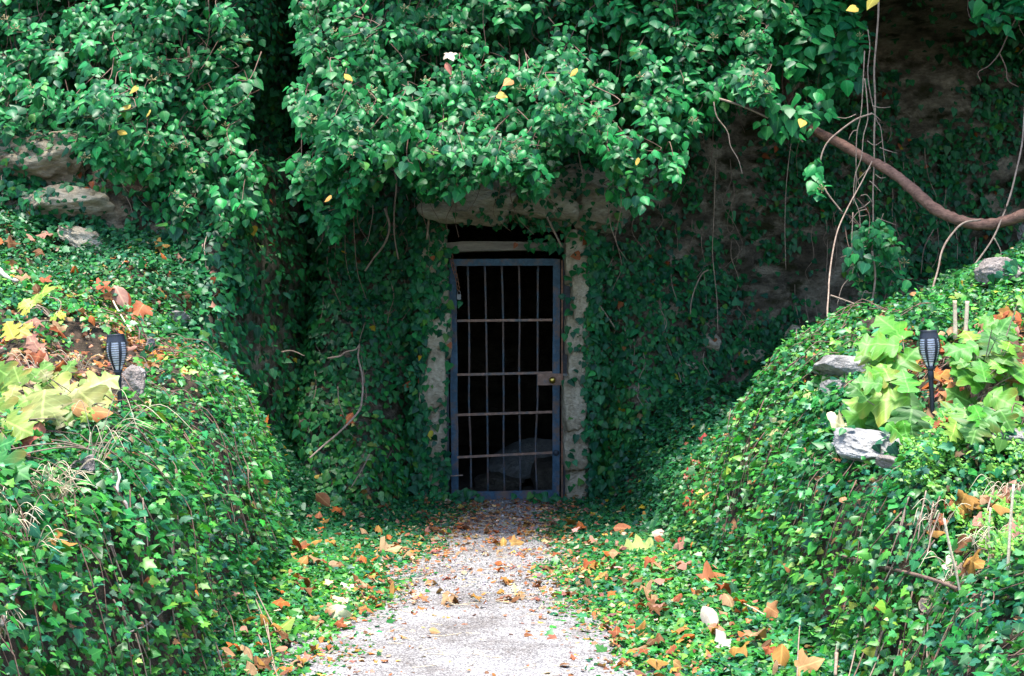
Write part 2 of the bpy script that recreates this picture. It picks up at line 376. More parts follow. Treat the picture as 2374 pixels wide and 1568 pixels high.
def pick(palette, n, jitter=.18):
    pal = np.array([p[:3] for p in palette]); w = np.array([p[3] for p in palette], float); w /= w.sum()
    c = pal[rng.choice(len(pal), n, p=w)]; return np.clip(c*np.exp(rng.normal(0, jitter, (n, 1)))*np.exp(rng.normal(0, jitter*.4, (n, 3))), 0.002, .9)
BANK = [(.016, .15, .022, 5), (.034, .20, .030, 4), (.010, .10, .026, 2.5), (.075, .25, .035, 2.2), (.03, .19, .065, 2), (.02, .13, .07, 2.2), (.10, .26, .11, .9), (.16, .30, .05, .6), (.24, .13, .05, .22), (.30, .10, .04, .10)]  # the pale blue-green entry paints bright highlights into the leaf colours
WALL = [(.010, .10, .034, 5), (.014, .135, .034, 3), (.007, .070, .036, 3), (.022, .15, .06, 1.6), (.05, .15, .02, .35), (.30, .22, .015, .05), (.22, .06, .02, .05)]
HANG = [(.008, .125, .032, 5), (.012, .165, .040, 4), (.006, .080, .032, 2.5), (.022, .20, .045, 1.8), (.06, .22, .04, .3)]

# ================================================================== THE SETTING
gx = np.concatenate([np.linspace(-14, -4.6, 16), np.arange(-4.5, 4.51, .05), np.linspace(4.6, 14, 16)])
gy = np.concatenate([np.linspace(-12, 1.9, 14), np.arange(2, 12.6, .05), np.linspace(13, 18, 6)])
me = grid_mesh('ground', lambda x, y: np.stack([x, y, H(x, y)], -1), gx, gy)
tag(link('ground', me, M['soil']), kind='structure')
def path_fn(u, y):
    l = PXL(y) - .22 + .08*fbm(y*2.3, 0*y, 1.5); r = PXR(y) + .26 + .08*fbm(y*2.1, 0*y, 7.5)
    x = l + (r-l)*u
    return np.stack([x, y, np.maximum(H(x, y) + .004, .008 + .012*fbm(x*2.2, y*2.2, 3) + .012*sst(7.25, 7.2, y)*sst(.02, .1, u)*sst(.98, .9, u))], -1)
me = grid_mesh('path', path_fn, np.linspace(0, 1, 30), np.arange(1.5, 11.74, .05))
tag(link('path', me, M['gravel']), kind='structure')
OPEN = (-.56, .47, 2.27)
cxs = np.concatenate([np.linspace(-14, -5.3, 12), np.arange(-5.2, 5.21, .045), np.linspace(5.3, 14, 12)]); czs = np.concatenate([np.arange(-.4, 5.4, .045), np.linspace(5.5, 9.5, 16)])
me = grid_mesh('cliff', lambda x, z: np.stack([x, CL(x, z), z], -1), cxs, czs,
               keep=lambda c: ~((c[:, 0] > OPEN[0]) & (c[:, 0] < OPEN[1]) & (c[:, 2] < OPEN[2])))
tag(link('cliff', me, M['cliff']), kind='structure')
# cave behind the gate
def cave():
    m = MB(); ys = np.linspace(11.66, 16.5, 22); K = 40; rings = []
    for i, y in enumerate(ys):
        k = float(sst(12.0, 13.2, y)); hw = .54 + 1.1*k; h = 2.36 + .3*k
        a = np.linspace(0, 1, K)
        per = np.interp(a, [0, .25, .5, .75, 1], [0, 1, 2, 3, 4]); q = []
        for s in per:
            f = s - int(s) if s < 4 else 1; e = min(int(s), 3)
            x, z = [(-hw + 2*hw*f, -.03), (hw, -.03 + (h+.03)*f), (hw - 2*hw*f, h), (-hw, h - (h+.03)*f)][e]
            q.append((x - .045, z))
        q = np.array(q); d = .10*fbm(q[:, 0]*2, q[:, 1]*2, y*2.0)*min(1, i/3); q[:, 0] += d*np.sign(q[:, 0]); q[:, 1] += d*.6*(q[:, 1] > .1)
        rings.append(np.column_stack([q[:, 0], np.full(K, y), q[:, 1]]))
    V = np.vstack(rings); Fq = [(i*K+j, (i+1)*K+j, (i+1)*K+j+1, i*K+j+1) for i in range(len(ys)-1) for j in range(K-1)]
    Fq.append(tuple((len(ys)-1)*K + j for j in range(K)))
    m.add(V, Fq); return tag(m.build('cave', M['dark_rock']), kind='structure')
cave()

# ================================================================== IVY GROUND COVER
def in_view(P, m=.5):
    px = P[:, 0]/P[:, 1]*F; py = (CAMZ - P[:, 2])/P[:, 1]*F
    return (P[:, 1] > 2) & (np.abs(px) < 1187 + m*F/P[:, 1]) & (py < 833 + m*F/P[:, 1]) & (py > -735 - m*F/P[:, 1])
def ivy_points(side, dens):
    x0, x1 = (-4.6, -.1) if side < 0 else (.1, 4.6)
    area = abs(x1-x0)*9.7; n = int(area*dens*1.45)
    x = rng.uniform(x0, x1, n); y = rng.uniform(2.2, 11.9, n)
    nm = g_normal(x, y); keep = rng.uniform(0, 1, n) < (1/nm[:, 2])/1.75
    e = .10*fbm(y*2.7, x*1.5, 12.0) + .05*fbm(y*9, x*9, 2.0, 2)
    edge = (PXL(y) - x) if side < 0 else (x - PXR(y))
    keep &= rng.uniform(0, 1, n) < sst(-.24, .20, edge + 2.0*e)**1.4
    keep &= rng.uniform(0, 1, n) < np.clip(1.25 + 1.9*fbm(x*3.1, y*3.1, 55.0, 4), .12, 1)
    lit = bare(x, y); keep &= rng.uniform(0, 1, n) > lit
    P = np.stack([x, y, H(x, y)], -1); keep &= in_view(P) & (y < CL(x, P[:, 2]) + .05)
    return P[keep], nm[keep]
def bare(x, y):                                         # where the litter shows between the ivy
    b = .88*sst(-1.66, -1.9, x)*sst(5.6, 5.9, y)*sst(8.9, 7.9, y)*sst(-.25, .1, fbm(x*1.3, y*1.3, 31) + .12)
    b += .9*sst(1.75, 2.0, x)*sst(5.7, 6.0, y)*sst(7.6, 6.9, y)
    b += .55*sst(2.3, 2.6, x)*sst(3.5, 4.2, y)*sst(5.6, 5.0, y)
    return np.clip(b*1.1, 0, .97)
for side, name in ((-1, 'left'), (1, 'right')):
    P, nm = ivy_points(side, 5500); n = len(P)
    thin = np.clip(H(P[:, 0], P[:, 1])/.4, .25, 1)
    P = P + nm*(rng.uniform(0, 1, n)**.9*.105*thin)[:, None] + nm*(.05*thin*np.maximum(fbm(P[:, 0]*6, P[:, 1]*6, P[:, 2]*6, 2), 0))[:, None]
    nn = nrm(nm*.55 + np.array([0, -.25, .62]) + rng.normal(0, .54, (n, 3)))
    t = np.stack([nm[:, 0], nm[:, 1], -.45*np.ones(n)], -1) + rng.normal(0, .55, (n, 3))
    big = fbm(P[:, 0]*1.9, P[:, 1]*1.9, P[:, 2]*1.9 + 60, 3)
    sz = np.clip(rng.lognormal(math.log(.027), .34, n)*np.exp(.45*big), .013, .060)*np.interp(P[:, 1], [3.5, 5, 7, 9], [.84, .95, 1.0, .98])
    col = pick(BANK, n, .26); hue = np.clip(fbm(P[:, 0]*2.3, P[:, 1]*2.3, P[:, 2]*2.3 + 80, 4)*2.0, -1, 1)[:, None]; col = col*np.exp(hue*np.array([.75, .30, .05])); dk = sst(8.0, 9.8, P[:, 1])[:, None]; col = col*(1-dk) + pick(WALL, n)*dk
    k = rng.uniform(0, 1, n) < .55; R = frames(nn, t)
    near = P[:, 1] < 9.3
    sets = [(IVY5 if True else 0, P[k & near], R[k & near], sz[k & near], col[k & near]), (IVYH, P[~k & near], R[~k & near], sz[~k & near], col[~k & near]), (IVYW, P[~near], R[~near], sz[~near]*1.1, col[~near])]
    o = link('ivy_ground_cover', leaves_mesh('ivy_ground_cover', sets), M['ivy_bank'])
    tag(o, 'dense low ivy covering the bank on the %s of the gravel path' % name, 'ivy', kind='stuff')

# wall ivy
def wall_ivy():
    n = 230000; x = rng.uniform(-4.6, 4.9, n); z = rng.uniform(0, 4.6, n); y = CL(x, z); P = np.stack([x, y, z], -1)
    nm = c_normal(x, z)
    f = 1.25*fbm(x*1.1, z*1.1, 40, 4) + .6*fbm(x*4, z*4, 41, 3)
    dens = np.interp(x, [-4.6, -2.6, -2.2, -.7, .7, 1.4, 2.2, 4.9], [.60, .70, 1.25, 1.15, 1.1, .82, .54, .52])
    dens = dens - .22*sst(1.5, 2.6, z)*sst(.6, 1.2, x)
    dens = dens - .75*sst(1.0, .75, np.abs(x-.2))*sst(2.05, 2.2, z)*sst(2.75, 2.6, z)
    dens = dens - .12*sst(-2.2, -2.6, x)*sst(1.9, 2.05, z)*sst(2.9, 2.7, z)
    dens = dens - .25*sst(2.6, 3.0, z)*sst(2.2, 1.8, np.abs(x))
    keep = rng.uniform(0, 1, n) < np.clip(dens + f*1.1, 0.03, 1)
    keep &= rng.uniform(0, 1, n) < np.minimum(1, .34/np.maximum(np.abs(nm[:, 1]), .25))
    keep &= ~((x > -.70) & (x < .62) & (z < 2.3)); keep &= in_view(P, .4) & (z > H(x, y) - .05)
    P, nm, x, z = P[keep], nm[keep], x[keep], z[keep]; n = len(P)
    P = P + nm*(.015 + .07*rng.uniform(0, 1, n)**1.3)[:, None]
    nn = nrm(nm*.75 + np.array([0, -.35, .30]) + rng.normal(0, .33, (n, 3)))
    t = np.array([0, 0, -1.0]) + rng.normal(0, .45, (n, 3))
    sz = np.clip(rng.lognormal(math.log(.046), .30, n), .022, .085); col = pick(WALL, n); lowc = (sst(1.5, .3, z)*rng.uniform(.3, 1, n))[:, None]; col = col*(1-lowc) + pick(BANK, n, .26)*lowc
    # a fringe over the gate's jambs
    q = []
    for xl, zl, zh, c, sd_ in ((-.73, .0, 2.2, 800, .05), (-.62, 1.38, 2.25, 380, .06), (-.63, .0, .45, 90, .06), (-.54, .0, 2.0, 150, .022), (.645, .0, 2.2, 560, .045), (.53, 1.2, 2.2, 40, .05), (.47, .05, 1.9, 30, .03), (.25, 2.04, 2.3, 120, .15), (.75, 2.2, 2.75, 120, .22), (.25, 2.35, 2.75, 70, .18), (-.7, 2.2, 2.8, 110, .10), (-.45, .0, .12, 60, .1), (.3, 0, .1, 60, .12)):
        zz = rng.uniform(zl, zh, c); w = fbm(zz*2.2, 0*zz + xl*9, 3.3)
        kk = rng.uniform(0, 1, c) < .75 + .9*w
        q.append(np.stack([xl + rng.normal(0, sd_, c), 11.37 - .14*sst(2.25, 2.45, zz)*(abs(xl) < .8) + rng.uniform(-.03, .06, c), zz], -1)[kk])
    q = np.vstack(q); m = len(q)
    P = np.vstack([P, q]); nn = np.vstack([nn, nrm(np.array([0, -1, .4]) + rng.normal(0, .33, (m, 3)))]); t = np.vstack([t, np.array([0, 0, -1.]) + rng.normal(0, .45, (m, 3))])
    sz = np.concatenate([sz, np.clip(rng.lognormal(math.log(.05), .25, m), .03, .08)]); col = np.vstack([col, pick(WALL, m)])
    k = rng.uniform(0, 1, len(P)) < .5; R = frames(nn, t)
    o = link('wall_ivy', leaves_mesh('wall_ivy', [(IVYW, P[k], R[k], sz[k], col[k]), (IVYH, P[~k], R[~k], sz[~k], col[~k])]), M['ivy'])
    tag(o, 'dark ivy creeping over the shaded cliff around the barred gate', 'ivy', kind='stuff')
wall_ivy()

# fine stems and roots clinging to the wall and lying in the banks
def stem_web():
    m = MB()
    for k in range(230):
        x = rng.uniform(-4.0, 4.3); z = rng.uniform(.3, 3.2)
        if -.72 < x < .64 and z < 2.35: continue
        L = rng.uniform(.25, 1.0); q = []
        for i in range(6):
            f = i/5; xx = x + L*f*rng.normal(0, .06) + L*f*rng.uniform(-.15, .15); zz = z - L*f
            if zz < .05 or (-.72 < xx < .64 and zz < 2.35): break
            q.append((xx, float(CL(xx, zz)) - .05 - .02*math.sin(i), zz))
        if len(q) > 2: m.tube(q, [.0045, .002], 4, 0, 3)
    o = m.build('ivy_stem_web', M['stem']); tag(o, 'fine dry ivy stems clinging to the shaded cliff face', 'ivy stems', kind='stuff')
    m = MB()
    for side in (-1, 1):
        for k in range(250):
            y = rng.uniform(3.6, 8.6); x = side*rng.uniform(.75, 2.3); q = []
            L = rng.uniform(.15, .6); sw = rng.uniform(-.35, .35)
            for i in range(6):
                f = i/5; xx = x - side*L*f*.8
                if abs(xx) < (abs(PXL(y)) if side < 0 else PXR(y)) + .22: break
                if float(H(xx, y)) < .26: break
                yy = y - L*f*sw - .03*math.sin(i*2.1)
                q.append(tuple(np.array([xx, yy, float(H(xx, yy))]) + g_normal(np.array([xx]), np.array([yy]))[0]*(.088 + rng.normal(0, .016))))
            if len(q) > 2: m.tube(q, [.0030, .0016], 4, 0, 3)
    o = m.build('bank_stem_web', M['brown_stem']); tag(o, 'thin bare stems threading through the ivy of both banks', 'ivy stems', kind='stuff')
stem_web()

# leaf litter: crumbs of dead leaf nobody could count
DEADP = [(.28, .10, .035, 3), (.17, .07, .035, 3), (.36, .19, .10, 2.5), (.42, .30, .20, 2), (.20, .07, .06, 1.5), (.45, .14, .03, 1.2), (.40, .25, .04, .8)]
def litter():
    n = 70000; x = rng.uniform(-4.4, 4.4, n); y = rng.uniform(3.0, 11.6, n); P = np.stack([x, y, H(x, y)], -1)
    e = .12*fbm(y*2.7, x*1.5, 12.0)
    el = np.where(x < -.1, PXL(y) - x, x - PXR(y)) + e
    dens = .5*np.exp(-(el/.20)**2) + .07*(el < 0)*sst(5.8, 9.5, y) + .5*sst(9.0, 10.6, y)*(el < .05)
    dens = dens*sst(1.2, .9, np.abs(x)) + bare(x, y)*.95 + .05
    tal = sst(-1.7, -2.0, x)*sst(8.0, 8.6, y)*.35
    keep = (rng.uniform(0, 1, n) < dens + tal) & in_view(P); P = P[keep]; n = len(P)
    nm = g_normal(P[:, 0], P[:, 1]); onp = (P[:, 0] > PXL(P[:, 1])-.05) & (P[:, 0] < PXR(P[:, 1])+.05)
    P = P + nm*np.where(onp, rng.uniform(.016, .03, n), rng.uniform(.02, .06, n))[:, None]
    R = frames(nrm(nm + rng.normal(0, .32, (n, 3))), rng.normal(0, 1, (n, 3)))
    sz = np.clip(rng.lognormal(math.log(.026), .4, n), .008, .06); col = pick(DEADP, n, .3)
    k = rng.uniform(0, 1, n) < .6
    o = link('leaf_litter', leaves_mesh('leaf_litter', [(OVAT, P[k], R[k], sz[k], col[k]), (MAPL, P[~k], R[~k], sz[~k], col[~k])]), M['dead'])
    tag(o, 'brown crumbs of dead leaves along the path and under the shrubs', 'leaf litter', kind='stuff')
    m = MB()
    for k in range(420):
        y = rng.uniform(4.2, 11.2); x = rng.uniform(float(PXL(y))-.1, float(PXR(y))+.1) if rng.uniform() < .6 else rng.choice([-1, 1])*rng.uniform(1.9, 3.2)
        a = rng.uniform(0, math.pi); L = rng.uniform(.03, .13); d = np.array([math.cos(a), math.sin(a)*.7])*L/2
        q = [(x + s*d[0] + rng.normal(0, .004), y + s*d[1], float(H(x+s*d[0], y+s*d[1])) + .022) for s in (-1, 0, 1)]
        m.tube(q, .0016, 4, 0, 3)
    o = m.build('twig_litter', M['straw']); tag(o, 'fine straw and twig scraps strewn over the path', 'twig litter', kind='stuff')
litter()

def grit():
    n = 26000; y = rng.uniform(4.5, 11.6, n); y = 4.5 + (y - 4.5)**1.0; u = rng.uniform(0, 1, n); l, r = PXL(y) - .12, PXR(y) + .14; x = l + (r-l)*u
    keep = rng.uniform(0, 1, n) < np.clip(.55 + 1.4*fbm(x*2.5, y*2.5, 71, 3) + .35*np.abs(u-.5), .05, 1); x, y = x[keep], y[keep]; n = len(x)
    O = np.array([(1, 0, 0), (-1, 0, 0), (0, 1, 0), (0, -1, 0), (0, 0, 1), (0, 0, -1)], float); T = np.array([(0, 2, 4), (2, 1, 4), (1, 3, 4), (3, 0, 4), (2, 0, 5), (1, 2, 5), (3, 1, 5), (0, 3, 5)])
    sz = np.clip(rng.lognormal(math.log(.0032), .45, n), .0015, .010); R = frames(rng.normal(0, 1, (n, 3)), rng.normal(0, 1, (n, 3)))
    L = O[None]*sz[:, None, None]*rng.uniform(.6, 1.3, (n, 6, 1)); V = np.einsum('nki,nij->nkj', L, R); V[:, :, 2] *= .7
    V = V + np.stack([x, y, np.maximum(H(x, y) + .004, .012 + .012*fbm(x*2.2, y*2.2, 3)) + sz*.25], -1)[:, None]
    col = pick([(.27, .26, .265, 4), (.12, .115, .115, 2.5), (.46, .45, .45, 2), (.20, .15, .11, 1.3)], n, .25)
    me = np_mesh('loose_gravel', V.reshape(-1, 3), (T[None] + (np.arange(n)*6)[:, None, None]).reshape(-1, 3), np.repeat(col, 6, 0), smooth=False)
    m, t, p = new_mat('loose_gravel'); a = N(t, 'ShaderNodeAttribute', attribute_name='col'); t.links.new(a.outputs['Color'], p.inputs['Base Color']); p.inputs['Roughness'].default_value = .9
    tag(link('loose_gravel', me, m), 'loose grit and pebbles strewn over the path', 'gravel', kind='stuff')
grit()

# ================================================================== HANGING IVY
def inside(poly, px, py):
    poly = np.array(poly, float); r = np.zeros(len(px), bool); j = len(poly)-1
    for i in range(len(poly)):
        xi, yi = poly[i]; xj, yj = poly[j]
        c = ((yi > py) != (yj > py)) & (px < (xj-xi)*(py-yi)/(yj-yi+1e-9) + xi); r ^= c; j = i
    return r
def umbel_mesh():
    m = MB()
    for k in range(13):
        d = nrm(rng.normal(0, 1, 3)); d[2] = abs(d[2])*.8; d = nrm(d); p = d*rng.uniform(.018, .028)
        m.tube([(0, 0, 0), p*.5, p], .0011, 3, 0, 1)
        s = .0042; m.add(p + s*np.array([(1, 0, 0), (-1, 0, 0), (0, 1, 0), (0, -1, 0), (0, 0, 1), (0, 0, -1)]),
                         [(0, 2, 4), (2, 1, 4), (1, 3, 4), (3, 0, 4), (2, 0, 5), (1, 2, 5), (3, 1, 5), (0, 3, 5)])
    return m.mesh('flower_head')
UMB = umbel_mesh(); UMB.materials.append(M['umbel'])
def hanging_ivy(poly, Y0, nspray, nfill, numb, label, thick=.85, lsz=.060, lobed=.25, tips=None):
    poly = np.array(poly, float); lo, hi = poly.min(0), poly.max(0)
    root = empty('hanging_ivy', at(*(lo+hi)/2, Y0+.5), label, 'ivy')
    def sample(n):
        out = np.zeros((0, 2))
        while len(out) < n:
            q = rng.uniform(lo, hi, (n*2, 2)); out = np.vstack([out, q[inside(poly, q[:, 0], q[:, 1])]])
        return out[:n]
    def depth(q): return Y0 + .85*fbm(q[:, 0]/230, q[:, 1]/230, Y0, 3) + .75*sst(430, -250, q[:, 1]) - .12
    q = sample(int(nspray*1.6)); gap = fbm(q[:, 0]/120, q[:, 1]/85, Y0*3, 3); q = q[np.argsort(-gap - rng.normal(0, .12, len(gap)))][:nspray]; fr = depth(q); lay = rng.uniform(0, 1, nspray)**1.6*thick
    Y = fr + lay; C = np.stack([(q[:, 0]-CX)/F*fr*(1+.3*lay/fr), Y, CAMZ - (q[:, 1]-HY)/F*fr], -1)
    P, T_, Nn, Cc, Sz = [], [], [], [], []; ends = []
    for i in range(nspray):
        a = nrm(np.array([rng.normal(0, .45), -1.0, rng.normal(-.35, .35)])); e1 = nrm(np.cross(a, [0, 0, 1])); e2 = np.cross(e1, a)
        m = int(rng.integers(8, 15)); ang = rng.uniform(0, 2*math.pi) + np.arange(m)*2.4; tt = np.linspace(-.16, .05, m)
        rad = np.cos(ang)[:, None]*e1 + np.sin(ang)[:, None]*e2
        base = C[i] + a*tt[:, None] + rad*rng.uniform(.015, .06, (m, 1))
        P.append(base); T_.append(nrm(rad*.75 + a*.45 + np.array([0, 0, -.55]) + rng.normal(0, .18, (m, 3))))
        Nn.append(nrm(np.array([0, -.62, .62]) + rad*.25 + rng.normal(0, .25, (m, 3)))); ends.append((C[i] + a*.075, a, lay[i]))
        Sz.append(np.clip(rng.lognormal(math.log(lsz), .22, m), .035, .125)*rng.uniform(.8, 1.15)); Cc.append(pick(HANG, m)*rng.uniform(.8, 1.2))
    q = sample(nfill); fr = depth(q); lay = .1 + rng.uniform(0, 1, nfill)*thick
    P.append(np.stack([(q[:, 0]-CX)/F*fr, fr+lay, CAMZ - (q[:, 1]-HY)/F*fr], -1)); T_.append(np.array([0, -.1, -1.0]) + rng.normal(0, .4, (nfill, 3)))
    Nn.append(nrm(np.array([0, -.8, .45]) + rng.normal(0, .33, (nfill, 3)))); Sz.append(np.clip(rng.lognormal(math.log(lsz*.95), .25, nfill), .03, .12)); Cc.append(pick(HANG, nfill))
    P, T_, Nn, Sz, Cc = map(np.concatenate, (P, T_, Nn, Sz, Cc)); R = frames(Nn, T_)
    if P.shape[0]:
        k = rng.uniform(0, 1, len(P)) < lobed
        o = link('foliage', leaves_mesh('hanging_foliage', [(IVYM, P[~k], R[~k], Sz[~k], Cc[~k]), (IVYH, P[k], R[k], Sz[k]*.95, Cc[k])]), M['ivy'], root)
        y = rng.uniform(0, 1, len(P)) < .0
    m = MB()
    for i in rng.permutation(nspray)[:int(nspray*.45)]:
        e, a, l = ends[i]; b = e - a*.10
        m.tube([e, b, b - a*.18 + [rng.normal(0, .03), 0, .04], b + [rng.normal(0, .08), .35, rng.uniform(.10, .30)]], [.002, .003, .0045], 4, 0, 3)
    for k in range(int(nspray*.10)):
        x0, y0 = sample(1)[0]; yd = Y0 + .5 + rng.uniform(0, .5); top = at(x0, y0, yd); L = rng.uniform(.25, .8)
        m.tube([top, top + [rng.normal(0, .03), 0, -L*.4], top + [rng.normal(0, .05), 0, -L*.75], top + [rng.normal(0, .08), 0, -L]], [.004, .0015], 4, 0, 4)
    m.build('stem', M['brown_stem'], root)
    fro = [e for e in ends if e[2] < .30]; rng.shuffle(fro)
    first = None
    for e, a, l in fro[:numb]:
        u = link('flower_head', UMB, None, root); up = nrm(np.array(a)*.6 + np.array([0, -.3, .8]))
        u.rotation_euler = Vector(up).to_track_quat('Z', 'Y').to_euler(); s = rng.uniform(.9, 1.35); u.scale = (s, s, s); u.location = Vector(e) + Vector((0, -.02, .02))
    return root
LEFTM = [(-160, -380), (-160, 190), (0, 300), (90, 250), (150, 330), (200, 370), (240, 430), (310, 440), (390, 520), (430, 540), (490, 560), (535, 520), (580, 490), (568, 420), (552, 330), (543, 210), (565, 110), (550, 60), (560, -20), (560, -380)]
hanging_ivy(LEFTM, 9.5, 800, 2000, 62, 'bushy ivy hanging over the left rocks, left of the dark gap')
MIDM = [(670, -380), (670, -20), (695, 60), (670, 180), (680, 270), (715, 300), (675, 390), (695, 490), (770, 545), (800, 480), (850, 430), (905, 390), (960, 425), (1050, 435), (1110, 395), (1170, 400), (1215, 425), (1250, 448), (1300, 340), (1400, 320), (1440, 440), (1490, 468), (1600, 400), (1600, 310), (1670, 235), (1730, 180), (1790, 150), (1800, -20), (1800, -380)]
hanging_ivy(MIDM, 9.42, 1420, 3400, 90, 'broad bushy ivy mass overhanging the barred gate')
RIGM = [(1780, -380), (1780, -20), (1800, 120), (1840, 170), (1780, 255), (1800, 285), (1860, 300), (1905, 305), (1960, 230), (2000, 200), (2020, 90), (2030, -20), (2040, -380)]
hanging_ivy(RIGM, 9.55, 110, 600, 14, 'tail of large lobed ivy leaves hanging beside the bare vines', .5, .085, .75)
hanging_ivy([(1690, 150), (1740, 140), (1790, 200), (1760, 222), (1700, 190)], 9.4, 14, 40, 6, 'small ivy cluster dangling between the broad mass and its right tail', .3, .08, .6)
hanging_ivy([(2270, -300), (2280, -10), (2300, 40), (2330, 62), (2350, 20), (2440, 40), (2480, -300)], 9.0, 22, 90, 4, 'small ivy spray hanging into the top right corner', .4, .09, .75)
hanging_ivy([(2000, 530), (2080, 520), (2110, 600), (2100, 680), (2030, 690), (1985, 620)], 9.55, 12, 150, 3, 'small teal ivy tuft growing on the tangle of bare vines', .3, .055, .6)
hanging_ivy([(1890, 370), (1920, 350), (1912, 440), (1880, 440)], 9.3, 2, 14, 1, 'tiny bright ivy sprig hanging below the thick vine', .1, .06, .9)

# ================================================================== GATE AND DOORWAY
G = 11.6; sg = F/G
def gx_(px): return (px-CX)/sg
def gz_(py): return CAMZ - (py-HY)/sg
gate = empty('barred_gate', (gx_(1172), G, gz_(1160)), 'blue barred metal gate with a brass knob in the ivy wall', 'gate')
m = MB()                                               # leaning very slightly as in the photo
def quadbar(m, a, b, w, d=.035, y=G, n=8, wob=0.002, horizontal=False):
    p = np.linspace(a, b, n); V = []
    for i, (x, z) in enumerate(p):
        e = rng.normal(0, wob) if 0 < i < n-1 else 0
        for sx, sy in ((-1, -1), (1, -1), (1, 1), (-1, 1)):
            V.append((x + e, y + sy*d/2, z + sx*w/2) if horizontal else (x + sx*w/2 + e, y + sy*d/2, z))
    Fq = [(i*4+j, i*4+(j+1) % 4, i*4+4+(j+1) % 4, i*4+4+j) for i in range(n-1) for j in range(4)] + [(3, 2, 1, 0), tuple((n-1)*4+j for j in range(4))]
    m.add(V, Fq)
quadbar(m, (gx_(1050), gz_(601)), (gx_(1055), gz_(1160)), .058); s1 = m.build('stile', M['blue'], gate, False)
m = MB(); quadbar(m, (gx_(1290), gz_(601)), (gx_(1288), gz_(1158)), .058); m.build('stile', M['blue'], gate, False)
m = MB(); quadbar(m, (gx_(1058), gz_(609)), (gx_(1282), gz_(608)), .056, .032, horizontal=True); m.build('rail', M['blue'], gate, False)
m = MB(); quadbar(m, (gx_(1062), gz_(1150)), (gx_(1281), gz_(1146)), .070, .032, horizontal=True, wob=.003); m.build('rail', M['blue'], gate, False)
for i, (xt, xb) in enumerate(((1084, 1092), (1124, 1131), (1163, 1170), (1203, 1206), (1247, 1245))):
    m = MB(); b = [(gx_(xt + (xb-xt)*f) + (rng.normal(0, .0035) if 0 < f < 1 else 0), G, gz_(617 + 528*f)) for f in (0, .2, .42, .6, .8, 1)]
    if i == 4: b[4] = (b[4][0]-.012, G, b[4][2])
    m.tube(b, .0095, 7, .03, 5); m.build('bar', M['bar'], gate)
for i, (zl, zr) in enumerate(((744, 742), (869, 864), (962, 955), (1060, 1049))):
    m = MB(); quadbar(m, (gx_(1060), gz_(zl)), (gx_(1280), gz_(zr)), .020, .012, G-.016, 8, .003, True); m.build('crossbar', M['rust'], gate, False)
m = MB(); m.box(gx_(1246), gx_(1303), G-.034, G-.024, gz_(893), gz_(866)); lp = m.build('lock_plate', M['rust'], gate, False)
m = MB(); m.lathe([(0.001, .048), (.018, .046), (.026, .036), (.027, .026), (.016, .014), (.012, .008), (.024, .006), (.025, 0), (.001, -.004)], 20)
kn = link('knob', m.mesh('knob'), M['brass']); kn.rotation_euler = (math.radians(90), 0, 0); kn.location = Vector((gx_(1280), G-.034, gz_(881))) ; kn.parent = lp
kn.matrix_parent_inverse = (lp.matrix_parent_inverse.copy()); kn.matrix_parent_inverse = Matrix.Translation(-Vector(gate.location)) @ Matrix.Translation(Vector(gate.location))
m = MB(); m.box(gx_(1303)+.003, gx_(1320), G-.03, G-.015, gz_(872), gz_(866)); m.build('bolt', M['steel'], gate, False)
m = MB(); m.lathe([(.001, .02), (.022, .018), (.026, .0)], 14); h = link('hinge_cap', m.mesh('hinge_cap'), M['darksteel'], gate)
h.rotation_euler = (math.radians(90), 0, 0); h.location = (gx_(1289), G-.018, gz_(1050))

dj = empty('door_frame', (gx_(1172), G+.04, 0), 'dark steel frame set in the doorway behind the blue gate', 'door frame')
m = MB(); m.box(gx_(1030), gx_(1041), G-.03, G+.10, 0, gz_(640)); m.build('jamb', M['darksteel'], dj, False)
m = MB(); m.box(gx_(1301), gx_(1304.5), G-.035, G+.02, .01, gz_(604)); m.build('rust_strip', M['chain'], dj, False)
m = MB(); m.box(gx_(1305.5), gx_(1322), G+.0, G+.10, .0, gz_(600)); m.build('jamb', M['darksteel'], dj, False)
m = MB(); m.box(gx_(1042), gx_(1304), G-.04, G+.08, -.03, gz_(1164)); m.build('threshold', M['slab'], dj, False)

m = MB(); bz = [(-.53, 2.105, 2.025), (-.40, 2.112, 2.03), (-.25, 2.112, 2.033), (-.1, 2.11, 2.036), (.05, 2.108, 2.040), (.2, 2.10, 2.04), (.44, 2.10, 2.045)]
V = []; 
for x, zt, zb in bz: V += [(x, 11.50, zb), (x, 11.50, zt + rng.normal(0, .004)), (x, 11.70, zt), (x, 11.70, zb)]
Fq = [(i*4+j, i*4+4+j, i*4+4+(j+1) % 4, i*4+(j+1) % 4) for i in range(6) for j in range(4)] + [(0, 1, 2, 3), (27, 26, 25, 24)]
m.add(V, Fq); tag(m.build('lintel_beam', M['wood'], None, False), 'short weathered wooden beam above the blue gate', 'beam')
